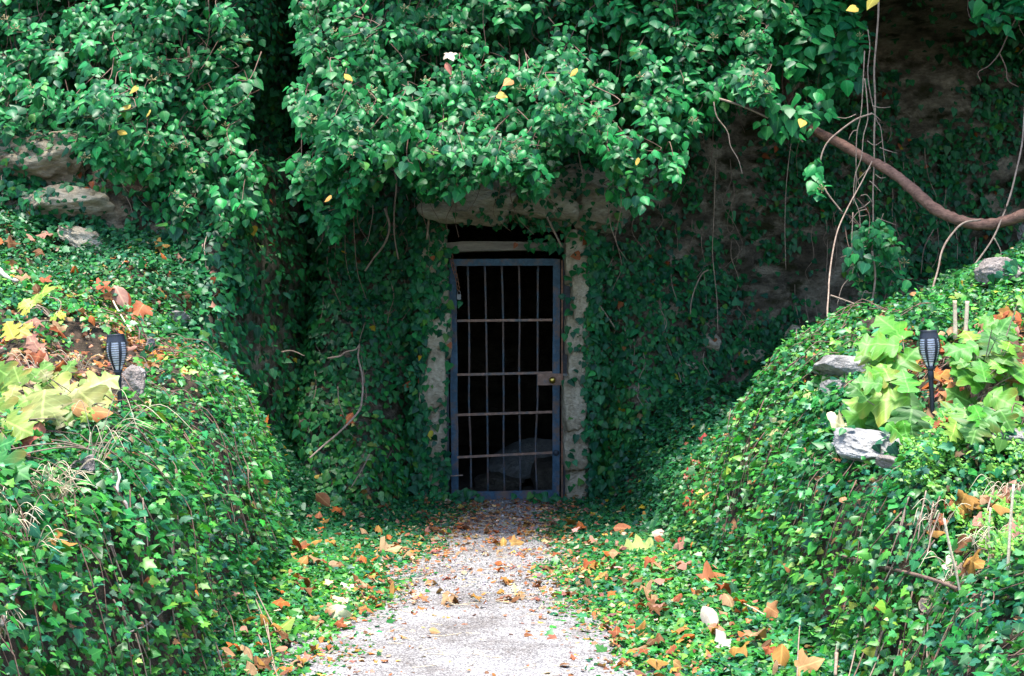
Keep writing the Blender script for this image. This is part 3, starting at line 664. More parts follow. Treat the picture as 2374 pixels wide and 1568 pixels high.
# rock above the door: one big slab and its neighbours
def rock(name, loc, size, seed, mat, label, cat='rock', rot=0, box=.5, amp=.2, sub=4, strata=0, tilt=0, group=None):
    o = link(name, rock_mesh(name, size, seed, box, amp, sub, strata), M[mat]); o.location = loc; o.rotation_euler = (0, tilt, rot); return tag(o, label, cat, group)
rock('lintel_rock', (gx_(1098), 11.44, gz_(468)), (.86, .46, .46), 3, 'pale_rock', 'broad pale rock jutting out above the left end of the wooden beam', strata=1, box=.55, tilt=.13, amp=.45, sub=5)
rock('lintel_rock', (gx_(1258), 11.50, gz_(488)), (.60, .40, .36), 8, 'pale_rock', 'middle pale rock above the gate, right of the broad one', box=.45, tilt=.10, amp=.5, sub=5)
rock('lintel_rock', (gx_(1385), 11.52, gz_(478)), (.56, .40, .40), 12, 'pale_rock', 'pale rock above the right jamb of the gate', box=.4, tilt=-.05, amp=.5, sub=5)
rock('lintel_rock', (gx_(1330), 11.58, gz_(425)), (.9, .34, .3), 5, 'pale_rock', 'upper rock half hidden by ivy above the other lintel rocks', amp=.5, box=.35, sub=5)
def pillar(label, x0, x1, ztops, mat, y=11.61):
    root = empty('stone_jamb', ((x0+x1)/2, y, 0), label, 'door jamb')
    z = -.03
    for i, zt in enumerate(ztops):
        h = zt - z; o = link('stone', rock_mesh('jamb_stone', ((x1-x0)*rng.uniform(1.05, 1.45), .40, h*1.3), 20 + i + x0*10, .8, .20, 5, 0, .86), M[mat], root)
        o.location = ((x0+x1)/2 + rng.normal(0, .02), y + rng.normal(0, .025), z + h/2); z = zt
    return root
pillar('pale stacked stones forming the right jamb of the gate', .455, .62, (.30, .62, .98, 1.22, 1.5, 1.8, 2.16), 'mortar')
pl = pillar('root covered stone jamb on the left of the gate', -.72, -.545, (.35, .8, 1.2, 1.5, 1.85, 2.2), 'mortar')
m = MB()
for k in range(60):
    x = rng.uniform(-.70, -.565); z = rng.uniform(.2, 1.4); L = rng.uniform(.2, .6)
    m.tube([(x + rng.normal(0, .012), 11.445 + rng.normal(0, .006), z + L*(f-.5)) for f in (0, .33, .66, 1)], rng.uniform(.002, .005), 4, 0, 3)
m.build('root_tangle', M['root'], pl)

# chain and padlock in the upper left corner
ch = empty('chain', (gx_(1054), G-.05, gz_(600)), 'rusty chain hanging at the top left corner of the gate', 'chain')
cp = catmull(np.array([(gx_(1047), G-.06, gz_(585)), (gx_(1050), G-.06, gz_(615)), (gx_(1058), G-.055, gz_(640)), (gx_(1063), G-.05, gz_(668))]), 6)
for i, p in enumerate(cp[::2]):
    m = MB(); a = np.linspace(0, 2*math.pi, 13)[:-1]; ry = .4 if i % 2 else -.5
    L = [(p[0] + .011*math.cos(q)*math.cos(ry), p[1] + .011*math.cos(q)*math.sin(ry), p[2] + .019*math.sin(q)) for q in a]
    m.tube(L + [L[0]], .0035, 5, 0, 1); m.build('link', M['chain'], ch)
pd = empty('padlock', (gx_(1064), G-.05, gz_(688)), 'small grey padlock hanging from the rusty chain', 'padlock')
m = MB(); m.box(gx_(1060), gx_(1069), G-.06, G-.042, gz_(695), gz_(683)); m.build('body', M['steel'], pd, False)
m = MB(); m.tube([(gx_(1061.5), G-.051, gz_(684)), (gx_(1061.5), G-.051, gz_(678)), (gx_(1064.5), G-.051, gz_(675)), (gx_(1067.5), G-.051, gz_(678)), (gx_(1067.5), G-.051, gz_(684))], .003, 5); m.build('shackle', M['steel'], pd)

# rubble inside the cave
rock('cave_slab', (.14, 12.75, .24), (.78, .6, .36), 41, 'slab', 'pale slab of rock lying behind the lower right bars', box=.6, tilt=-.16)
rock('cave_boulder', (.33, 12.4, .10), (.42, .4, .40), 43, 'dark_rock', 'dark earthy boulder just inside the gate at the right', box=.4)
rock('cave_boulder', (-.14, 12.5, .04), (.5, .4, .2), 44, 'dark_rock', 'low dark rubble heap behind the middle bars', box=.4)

# ================================================================== STONES
def stone(name, px, py, wpx, hpx, seed, mat, label, lift=0, fwd=.10, **kw):
    kw.setdefault('amp', .3); kw.setdefault('sub', 5)
    p = hits([(px, py)])[0]; k = F/p[1]; w, h = wpx/k, hpx/k
    return rock(name, (p[0], p[1] + fwd*w, p[2] + lift + .10*h), (w, w*.9, h), seed, mat, label, 'stone', **kw)
stone('stone', 153, 1268, 60, 56, 51, 'grey_stone', 'round grey stone beside the orange leaf in the left ivy', box=.3, fwd=-.35)
stone('stone', 196, 1092, 52, 72, 52, 'violet_stone', 'upright pinkish stone poking out of the left ivy', box=.5, tilt=.3, fwd=-.3)
stone('stone', 305, 905, 56, 105, 53, 'violet_stone', 'tall pinkish stone standing beside the left garden torch', box=.7)
stone('stone', 312, 868, 60, 30, 54, 'grey_stone', 'flat grey stone topping the tall pinkish one by the left torch', box=.6)
stone('stone', 352, 800, 22, 30, 55, 'violet_stone', 'small pale pebble lying on the crest of the left bank', box=.4, fwd=-.3)
stone('stone', 405, 745, 70, 40, 56, 'grey_stone', 'grey stone in shade at the back edge of the left bank', box=.4)
stone('stone_block', 1962, 858, 150, 66, 57, 'grey_stone', 'rectangular grey stone block at the back edge of the right bank', box=.72, amp=.16, sub=5)
stone('stone_block', 1930, 905, 62, 46, 58, 'grey_stone', 'smaller grey block wedged under the rectangular one', box=.7, amp=.2)
stone('flat_stone', 2028, 1048, 180, 74, 59, 'pale_stone', 'large pale flat stone with ivy across it on the right bank', box=.4, tilt=.14, amp=.34, sub=5)
stone('flat_stone', 2095, 1090, 120, 40, 60, 'violet_stone', 'pinkish slab just below the large pale flat stone', box=.4, tilt=.25, amp=.35, sub=5)
stone('stone', 2335, 1022, 110, 50, 61, 'grey_stone', 'rough grey stone at the right edge below the shrub', box=.5)
stone('boulder', 2325, 640, 120, 70, 62, 'violet_stone', 'rounded boulder in ivy behind the two cut stalks', box=.4)
stone('boulder', 2368, 545, 50, 60, 63, 'grey_stone', 'pale boulder cut by the right edge under the thick vine', box=.4)
stone('boulder', 1740, 828, 90, 46, 64, 'mortar', 'pinkish boulder at the foot of the shaded wall right of the gate', box=.4)
stone('boulder', 1640, 800, 62, 44, 65, 'mortar', 'small beige boulder left of the pinkish one at the wall foot', box=.5)
stone('boulder', 1600, 855, 70, 34, 66, 'mortar', 'flat beige stone low in the ivy at the wall foot', box=.5)
stone('boulder', 1845, 775, 50, 36, 67, 'mortar', 'beige stone at the wall foot nearest the stone block', box=.5)
stone('boulder', 195, 570, 150, 70, 68, 'pale_rock', 'slanting grey slab of rock above the left talus', box=.45, tilt=.5, amp=.35, sub=5)
stone('boulder', 130, 480, 240, 120, 69, 'pale_rock', 'bulging grey rock under the dark slot in the left outcrop', box=.3, amp=.4, sub=5, lift=-.06)
stone('boulder', 80, 385, 290, 150, 70, 'pale_rock', 'top rock of the left outcrop just under the hanging ivy', box=.3, amp=.42, sub=5, lift=-.03)
stone('boulder', 560, 660, 40, 90, 71, 'pale_rock', 'narrow upright rock beside the dark crevice', box=.6)
stone('boulder', 455, 640, 60, 50, 72, 'mortar', 'small rock among brown leaves near the dark crevice', box=.5)

def ivy_on_rocks():
    Ps, Ns = [], []
    for o in list(bpy.data.objects):
        if o.type != 'MESH' or o.name.split('.')[0] not in ('boulder', 'lintel_rock', 'flat_stone', 'stone_block', 'stone'): continue
        if o.parent is not None: continue
        Mw = np.array(Matrix.LocRotScale(o.location, o.rotation_euler, None)); c = np.empty(len(o.data.vertices)*3); o.data.vertices.foreach_get('co', c); nn = np.empty_like(c); o.data.vertices.foreach_get('normal', nn)
        c = c.reshape(-1, 3) @ Mw[:3, :3].T + Mw[:3, 3]; nn = nn.reshape(-1, 3) @ Mw[:3, :3].T
        big = {'boulder': .9, 'lintel_rock': .35, 'flat_stone': .18, 'stone_block': .25, 'stone': .2}[o.name.split('.')[0]]
        k = (nn[:, 1] < .3) & (rng.uniform(0, 1, len(c)) < .10*big*np.clip(.6 + 2.6*fbm(c[:, 0]*4, c[:, 1]*4, c[:, 2]*4 + 5, 3), 0, 2)*np.clip(np.ptp(c[:, 0])*np.ptp(c[:, 2])/.12, .2, 3))
        Ps.append(c[k]); Ns.append(nn[k])
    P, nm = np.vstack(Ps), np.vstack(Ns); n = len(P); P = P + nm*rng.uniform(.01, .035, (n, 1))
    R = frames(nrm(nm + np.array([0, -.3, .2]) + rng.normal(0, .3, (n, 3))), np.array([0, 0, -1.]) + rng.normal(0, .5, (n, 3)))
    tag(link('rock_ivy', leaves_mesh('rock_ivy', [(IVYW, P, R, np.clip(rng.lognormal(math.log(.042), .25, n), .02, .07), pick(WALL, n))]), M['ivy']), 'small ivy leaves creeping over the exposed rocks', 'ivy', kind='stuff')
ivy_on_rocks()

# ================================================================== GARDEN TORCHES
def torch(px_t, py_t, px_b, py_b, Y, label, spin):
    b = at(px_b, py_b, Y); t = at(px_t, py_t, Y); b[2] = min(b[2], float(H(b[0], b[1])) ) - .03
    root = empty('garden_torch', b, label, 'garden torch', 'black solar torches on the banks'); hgt = float(np.linalg.norm(t - b)); k = 1.0
    hd = .182; zt = hgt; zb = hgt - hd
    prof = [(.0095, 0), (.013, .012), (.022, .032), (.034, .060), (.0435, .088), (.0470, .112), (.0465, .130), (.0435, .150), (.0385, .170), (.0370, .182)]
    R = lambda z: float(np.interp(z, [q[1] for q in prof], [q[0] for q in prof]))
    parts = []
    m = MB(); m.tube([(0, 0, -.15), (0, 0, zb*.5), (0, 0, zb + .012)], [.0075, .0095, .011], 12, 0, 4)
    m.lathe([(.011, zb - .03), (.0135, zb - .02), (.0135, zb + .004), (.011, zb + .012)], 16); parts.append(('stake', m, 'plastic'))
    m = MB(); m.lathe([(R(z) - .0005, zb + z) for z in (.150, .156, .164, .172, .180)] + [(.0375, zb+.184), (.034, zb+.186), (.0325, zb+.183), (.0325, zb+.150)], 32)
    parts.append(('collar', m, 'plastic'))
    m = MB(); m.lathe([(.0095, zb), (.013, zb+.012), (.0205, zb+.030), (.0195, zb+.030), (.010, zb+.010)], 24); parts.append(('neck', m, 'plastic'))
    m = MB(); zz = np.linspace(.028, .152, 14)
    for s in range(6):                                  # broad upright ribs
        a = spin + s*math.pi/3
        for dz in range(len(zz)-1):
            pr = [(R(zz[dz]) + .0008, zb+zz[dz]), (R(zz[dz+1]) + .0008, zb+zz[dz+1])]
            w = .125; m.lathe(pr, 3, a-w, a+w, False); m.lathe([(r-.004, z) for r, z in pr][::-1], 3, a-w, a+w, False)
    for z in np.linspace(.050, .140, 10):               # cross slats
        r = R(z); m.lathe([(r-.0045, zb+z-.0013), (r-.0008, zb+z-.0013), (r-.0008, zb+z+.0013), (r-.0045, zb+z+.0013), (r-.0045, zb+z-.0013)], 36)
    parts.append(('cage', m, 'plastic'))
    m = MB(); m.lathe([(.012, zb+.026)] + [(R(z)-.0055, zb+z) for z in np.linspace(.034, .150, 12)], 28); parts.append(('diffuser', m, 'diffuser'))
    m = MB(); m.lathe([(.0001, zb+.1815), (.0325, zb+.1815)], 24); parts.append(('solar_panel', m, 'solar'))
    for n_, m, mt in parts:
        o = bpy.data.objects.new(n_, m.mesh(n_)); o.data.materials.append(M[mt]); COL.objects.link(o); o.parent = root
    root.rotation_euler = Vector(t - b).to_track_quat('Z', 'Y').to_euler(); return root
torch(268, 777, 287, 958, 6.2, 'black slotted garden torch leaning on the left bank by the pinkish stone', .62)
torch(2153, 768, 2166, 968, 6.2, 'black slotted garden torch upright among the green shrub leaves on the right bank', .44)

# ================================================================== SHRUBS WITH LOBED LEAVES
def leaf_obj(name, tpl, B, T_, nv, width, col, mat, parent=None, curl=.5):
    B, T_ = np.array(B, float), np.array(T_, float); L = np.linalg.norm(T_-B); R = frames(np.array([nv], float), np.array([T_-B]))
    V, T, uv = tpl; W_ = V*L; W_[:, 0] *= width; W_[:, 2] *= curl
    W_[:, 2] += L*.02*rng.normal(0, 1, len(W_))
    G_ = W_ @ R[0]
    c = np.tile(np.array(col), (len(V), 1))*np.exp(rng.normal(0, .10, (len(V), 1)))
    if mat in ('hydrangea',):                          # autumn edges: the rim turns yellow or rust in places
        e = np.clip(np.abs(uv[:, 0])*1.6 + fbm(uv[:, 0]*4 + B[0]*9, uv[:, 1]*4, B[2]*7)*.9 - .75, 0, .6)[:, None]; c = c*(1-e) + np.array((.40, .16, .03))*e
    me = np_mesh(name, G_, T, c, uv, smooth=True); o = bpy.data.objects.new(name, me); COL.objects.link(o); me.materials.append(M[mat])
    if parent is not None: o.parent = parent; o.location = Vector(B) - Vector(parent.location)
    else: o.location = B
    return o
def shrub(label, base_px, leaves, pal, conv, Yb, stem_col='stem', avoid=(2160, 730, 985)):
    bp = hits([base_px])[0]; bp[1] = Yb; bp[2] = float(H(bp[0], Yb)) - .02
    root = empty('lobed_leaf_shrub', bp, label, 'shrub'); m = MB()
    for i, (b, t, w) in enumerate(leaves):
        b, t = conv(*b), conv(*t)
        if avoid and abs((b[0]+t[0])/2 - avoid[0]) < 48 and avoid[1] < (b[1]+t[1])/2 < avoid[2]: continue
        hb = hits([b, t]); y0 = min(Yb + rng.uniform(-.22, .22), hb[0][1] - .05, hb[1][1] - .04); B = at(*b, y0); dy = -.06*(1 if t[1] > b[1] else -.6) + rng.normal(0, .03); T_ = at(*t, y0 + dy)
        nv = np.array([rng.normal(0, .22), -.75, .62 + rng.normal(0, .15)]); o = leaf_obj('leaf', OAKL, B, T_, nv, w*1.0, pick(pal, 1, .22)[0], 'hydrangea', root, rng.uniform(.3, 1.1))
        mid = (B + bp)/2 + [rng.normal(0, .02), .03, .04]
        m.tube([B + nrm(T_-B)*.02, mid, bp + [rng.normal(0, .004), rng.normal(0, .004), 0]], [.002, .003, .005], 5, 0, 4)
    m.build('stem', M[stem_col], root); return root
def filler(cu, cv, ru, rv, n, l=(90, 190)):
    out = []
    for k in range(n):
        a = rng.uniform(0, 2*math.pi); q = rng.uniform(.1, 1)**.6; u, v = cu + ru*q*math.cos(a), cv + rv*q*math.sin(a); b = rng.uniform(*l); d = math.atan2(v - cv - 60, u - cu) + rng.normal(0, .7)
        out.append(((u, v), (u + b*math.cos(d), v + b*math.sin(d)), rng.uniform(.75, 1.1)))
    return out
cr = lambda u, v: (1700.2 + u*.2957, 656.9 + v*.2957)
GREENL = [(.06, .23, .018, 4), (.095, .27, .025, 3), (.035, .155, .02, 3), (.17, .28, .04, 1), (.24, .17, .03, .06), (.22, .06, .025, .12)]
shrub('green lobed leaf shrub in front of the stone block, left of the right torch', (2090, 965), [
    ((1340, 440), (1170, 170), 1.0), ((1300, 490), (940, 475), .9), ((1420, 880), (960, 640), 1.05), ((1390, 900), (870, 900), .8),
    ((1480, 960), (1060, 1040), 1.0), ((1400, 980), (1370, 1200), 1.1), ((1360, 720), (1100, 610), .9), ((1460, 520), (1415, 310), .7),
    ((1250, 700), (1010, 760), .8), ((1420, 900), (1190, 760), 1.0), ((1500, 1080), (1250, 1130), .9), ((1380, 860), (1330, 650), .8), ((1560, 1060), (1420, 1180), .8), ((1420, 640), (1480, 480), .7)] + filler(1290, 820, 260, 300, 34, (130, 260)), GREENL, cr, 6.35)
shrub('green lobed leaf shrub on the right edge, right of the right torch', (2285, 965), [
    ((2080, 590), (2090, 190), 1.0), ((2070, 330), (1920, 250), .8), ((1980, 780), (2000, 500), .8), ((2130, 800), (2240, 590), .9),
    ((1960, 830), (1700, 600), .9), ((2000, 860), (2260, 900), 1.0), ((1900, 970), (1710, 770), .9), ((1880, 960), (2060, 970), .7),
    ((1580, 1080), (1880, 950), .45), ((1750, 1080), (1700, 1240), .9), ((2080, 1040), (2200, 900), .9), ((1620, 400), (1740, 500), .6),
    ((2230, 90), (2275, 260), .4), ((2120, 700), (2010, 610), .8), ((2200, 420), (2280, 300), .8), ((2160, 560), (2290, 470), .8), ((1900, 720), (1840, 560), .7), ((2260, 1000), (2140, 1100), .8)] + filler(1990, 760, 310, 340, 42, (110, 260)), GREENL, cr, 6.25)
PALEL = [(.17, .26, .04, 4), (.24, .29, .08, 3), (.30, .28, .12, 1.6), (.09, .21, .03, 3)]
cl_ = lambda u, v: (u*.345, 541 + v*.345)
shrub('pale yellow green lobed leaf shrub at the left edge beside the left torch', (120, 985), [
    ((210, 990), (330, 840), 1.0), ((270, 1010), (520, 1050), .9), ((560, 1060), (800, 950), 1.1), ((500, 1040), (700, 1170), .9), ((300, 1050), (320, 1300), 1.25), ((300, 1060), (110, 1160), 1.0),
    ((-40, 900), (120, 1000), .9), ((10, 1250), (200, 1320), .9), ((-60, 1160), (80, 1240), .9), ((620, 1180), (540, 1270), .7), ((420, 960), (520, 860), .7), ((-30, 1000), (60, 880), 1.0), ((330, 1130), (480, 1220), 1.0)] + filler(250, 1080, 330, 130, 14, (110, 200)), PALEL, cl_, 6.05)
shrub('dark green lobed leaf sprig cut by the left edge', (0, 1120), [((-60, 1470), (140, 1440), 1.1), ((-60, 1520), (120, 1560), .9), ((-80, 1420), (40, 1400), .8)], [(.03, .22, .04, 1)], cl_, 5.6)
shrub('low yellow green lobed leaf seedling on the litter above the left shrub', (95, 760), [((190, 500), (110, 450), 1.0), ((200, 490), (250, 400), .9), ((210, 500), (160, 400), .9), ((200, 510), (120, 520), .8), ((390, 560), (310, 510), 1.0), ((390, 560), (450, 530), .9), ((290, 430), (340, 380), .9), ((90, 700), (50, 600), .7), ((90, 700), (230, 640), .8)],
      [(.30, .42, .06, 2), (.42, .38, .06, 1)], cl_, 7.4)

# ================================================================== VINES, STEMS, TWIGS
c3 = lambda u, v: (1523.9 + u*.4928, v*.4928); c4 = lambda u, v: (927.4 + u*.4927, 463.7 + v*.4927); c2 = lambda u, v: (618.2 + u*.4557, v*.4557)
c9 = lambda u, v: (463.7 + u*.2957, 695.5 + v*.2957); c6 = lambda u, v: (u*.3593, 1004.6 + v*.3593); c8 = lambda u, v: (1523.9 + u*.3593, 1004.6 + v*.3593); c5 = cl_
m = MB(); br = [(610, 60), (600, 200), (600, 300), (610, 430), (680, 560), (750, 620), (850, 670), (980, 745), (1100, 810), (1200, 890), (1300, 980), (1400, 1030), (1500, 1055), (1600, 1050), (1725, 1010), (1850, 930)]
m.tube([at(*c3(u, v), y) for (u, v), y in zip(br, [11.2, 11.1, 10.8, 10.4, 10.0, 9.8, 9.65, 9.5, 9.4, 9.3, 9.22, 9.15, 9.1, 9.05, 8.95, 8.9])], [.026, .03, .033, .036, .037], 12, .07, 7)
tag(m.build('thick_vine', M['bark']), 'thick reddish brown vine sagging across the dark right side', 'vine')
def strand(name, pts, Y, r, mat, label, cat='vine', group=None, sub=5):
    P = [at(*p, Y if np.isscalar(Y) else y) for p, y in zip(pts, [0]*len(pts) if np.isscalar(Y) else np.linspace(Y[0], Y[1], len(pts)))]
    m = MB(); m.tube(P, r, 6, .06, sub); return tag(m.build(name, M[mat]), label, cat, group)
BV = 'bare vines hanging before the dark right side'
for pts, Y, r, mat, lab in [
    ([(1040, -80), (1040, 60), (1030, 200), (1020, 330), (1025, 480), (1020, 640), (1020, 760), (1015, 900), (1015, 1050), (1010, 1180)], 9.45, [.007, .006, .005], 'stem', 'longest upright bare vine crossing in front of the thick vine'),
    ([(975, 370), (985, 450), (990, 560), (970, 640), (960, 740), (930, 830), (925, 930), (950, 1000), (955, 1100)], 9.4, [.004, .003], 'stem', 'bare vine bending left then back right in the hanging tangle'),
    ([(990, 140), (1000, 220), (990, 330), (1000, 430), (1030, 560), (1050, 600), (1060, 680), (1070, 760), (1085, 830)], 9.5, [.004, .003], 'stem', 'bare vine drifting right as it drops through the tangle'),
    ([(975, 240), (960, 520), (940, 620), (935, 740), (935, 870), (920, 960)], 9.42, [.004, .0025], 'stem', 'leftmost near vertical bare vine of the hanging tangle'),
    ([(1010, 760), (960, 860), (900, 970), (850, 1080), (825, 1190), (810, 1300), (805, 1390), (800, 1470), (805, 1568), (803, 1610)], (9.4, 8.4), [.004, .005, .0055], 'stem', 'long pale stem slanting down from the thick vine to the stone block'),
    ([(1010, 535), (940, 560), (880, 600), (810, 660), (780, 710), (765, 770), (760, 830), (800, 910), (870, 1000)], 9.35, [.006, .005], 'stem', 'hooked branch looping left from the tangle over the thick vine'),
    ([(1520, 1035), (1440, 1050), (1380, 1110), (1340, 1180), (1320, 1270), (1300, 1340), (1280, 1420), (1210, 1480), (1190, 1510)], (9.0, 8.6), [.007, .006], 'stem', 'pale side shoot curving down from the low bend of the thick vine'),
    ([(1730, 480), (1725, 570), (1715, 680), (1690, 800), (1660, 920), (1620, 1030), (1580, 1120), (1520, 1210), (1450, 1300)], (9.2, 8.9), [.006, .006], 'stem', 'slanting bare stem crossing the thick vine at the right edge'),
    ([(1690, 80), (1650, 160), (1610, 250), (1560, 310), (1510, 340), (1520, 380)], 9.6, [.005, .003], 'brown_stem', 'forked twig in the dark top right corner, its left prong'),
    ([(1612, 255), (1640, 320), (1650, 380), (1700, 410)], 9.6, [.004, .003], 'brown_stem', 'forked twig in the dark top right corner, its right prong'),
    ([(290, 465), (400, 500), (500, 545), (590, 590), (650, 630), (685, 670)], 9.6, [.008, .005], 'stem', 'straight pale branch slanting right out of the broad ivy mass'),
    ([(265, 480), (280, 550), (330, 620), (345, 690), (380, 750), (400, 820)], 9.6, [.005, .003], 'stem', 'zigzag twig dangling under the straight pale branch'),
    ([(640, 610), (620, 740), (605, 900), (600, 1080), (605, 1270)], 10.2, [.003, .002], 'stem', 'thread like vine hanging before the pale rock patch'),
    ([(275, 750), (270, 900), (265, 1050), (260, 1200), (280, 1400), (285, 1560)], 11.0, [.004, .003], 'stem', 'thin vine running straight down the ivy wall right of the gate'),
    ([(1010, 1180), (1025, 1300), (1010, 1420), (990, 1480), (970, 1510)], 9.4, [.008, .006], 'stem', 'thicker curved stem below the teal ivy tuft'),
    ([(920, 1000), (915, 1150), (920, 1280), (870, 1350), (845, 1440)], 9.4, [.004, .003], 'stem', 'thin stem kinking left below the teal ivy tuft'),
    ([(1100, 1140), (1130, 1200), (1150, 1300), (1160, 1400), (1165, 1500)], 9.4, [.004, .003], 'brown_stem', 'thin stem dropping right of the teal ivy tuft'),
    ([(1300, 1080), (1255, 1170), (1240, 1290)], 10.0, [.004, .003], 'brown_stem', 'faint dark stem under the low bend of the thick vine'),
    ([(815, 1390), (900, 1420), (960, 1445), (1030, 1490)], 8.6, [.005, .003], 'stem', 'side twig leaving the long pale stem near its foot'),
    ([(1585, 1120), (1615, 1180), (1615, 1215)], 8.95, [.004, .003], 'stem', 'short spur twig below the thick vine at the right'),
    ([(240, 1270), (210, 1290), (180, 1350), (160, 1420), (155, 1480)], 11.4, [.006, .005], 'stem', 'curved pale stem on the ivy wall midway to the stone block')]:
    strand('bare_vine', [c3(*p) for p in pts], Y, r, mat, lab, 'vine', BV)
# short side twigs of the tangle
for k in range(26):
    u, v = rng.uniform(930, 1060), rng.uniform(480, 1400); d = rng.choice([-1, 1]); L = rng.uniform(30, 95)
    strand('side_twig', [c3(u, v), c3(u + d*L*.5, v + rng.uniform(-5, 30)), c3(u + d*L, v + rng.uniform(-40, 70))], 9.42, [.0035, .002], 'stem', 'short side twig sticking out of the hanging vine tangle', 'twig', 'side twigs of the vine tangle', 4)
WV = 'bare stems on the wall around the gate'
for pts, cv, Y, r, lab in [
    ([(860, 300), (880, 390), (920, 470), (970, 540), (1010, 600)], c4, 11.42, [.008, .005], 'pale stem slanting down beside the right stone jamb'),
    ([(690, 80), (720, 140), (760, 220)], c4, 11.25, [.010, .008], 'short thick stem over the pale rock at the upper right of the gate'),
    ([(1770, 780), (1750, 900), (1740, 1050), (1750, 1150), (1780, 1230)], c2, 10.4, [.004, .003], 'pale dangling thread below the lowest ivy lobe'),
    ([(650, 850), (660, 950), (650, 1060), (650, 1200), (670, 1320)], c2, 11.2, [.008, .006], 'upright pale stem above the left jamb'),
    ([(490, 970), (540, 1050), (520, 1200), (500, 1250)], c2, 11.2, [.004, .003], 'bowed thin stem left of the upright pale one'),
    ([(600, 1060), (625, 1150), (600, 1240), (540, 1320), (500, 1380)], c2, 11.25, [.010, .007], 'curved thick stem sweeping left above the left jamb'),
    ([(820, 1000), (825, 1100), (815, 1220)], c2, 11.3, [.010, .009], 'short stout root beside the left end of the layered rock'),
    ([(1210, 800), (1190, 900), (1180, 980)], c2, 10.6, [.003, .002], 'thin thread hanging before the layered rock'),
    ([(1580, 740), (1600, 850), (1620, 930)], c2, 11.1, [.006, .004], 'pale stem hanging above the right end of the layered rocks'),
    ([(640, 410), (720, 400), (820, 440)], c9, 10.65, [.007, .004], 'arched twig left of the forked branch on the left wall'),
    ([(1000, 460), (1100, 440), (1140, 410), (1220, 390), (1250, 350)], c9, 10.65, [.008, .005], 'pale forked branch lying across the left wall ivy'),
    ([(1250, 360), (1240, 440), (1250, 500), (1275, 620), (1270, 780), (1240, 880), (1100, 1030), (960, 1150), (860, 1240)], c9, (10.7, 9.6), [.006, .008, .006], 'long bowed stem arching down from the forked branch to the left bank'),
    ([(1080, 680), (1090, 800), (1130, 920)], c9, 10.65, [.005, .003], 'short hanging stem inside the long bow on the left wall'),
    ([(1330, 1210), (1270, 1330), (1180, 1480)], c9, 10.45, [.006, .004], 'low slanting stem left of the root covered jamb'),
    ([(1910, 1330), (1930, 1360), (1970, 1380), (2060, 1375)], c9, 11.45, [.006, .004], 'bent twig crossing the foot of the gate at the left'),
    ([(100, 520), (95, 600), (110, 700), (105, 780)], lambda u, v: (u*.3943, v*.3943), 10.0, [.006, .005], 'pale hanging stem at the far left under the ivy')]:
    strand('wall_stem', [cv(*p) for p in pts], Y, r, 'stem', lab, 'stem', WV)
def bank_twig(name, pts, cv, r, mat, lab, cat='twig', lift=.07, group=None):
    P = hits([cv(*p) for p in pts]); 
    if len(P) > 2: P[1:-1, 1] = P[1:-1, 1]*.5 + .25*(P[:-2, 1] + P[2:, 1])
    Q = [at(*cv(*p), q[1] - lift*1.15) for p, q in zip(pts, P)]
    m = MB(); m.tube(Q, r, 6, .10, 5); return tag(m.build(name, M[mat]), lab, cat, group)
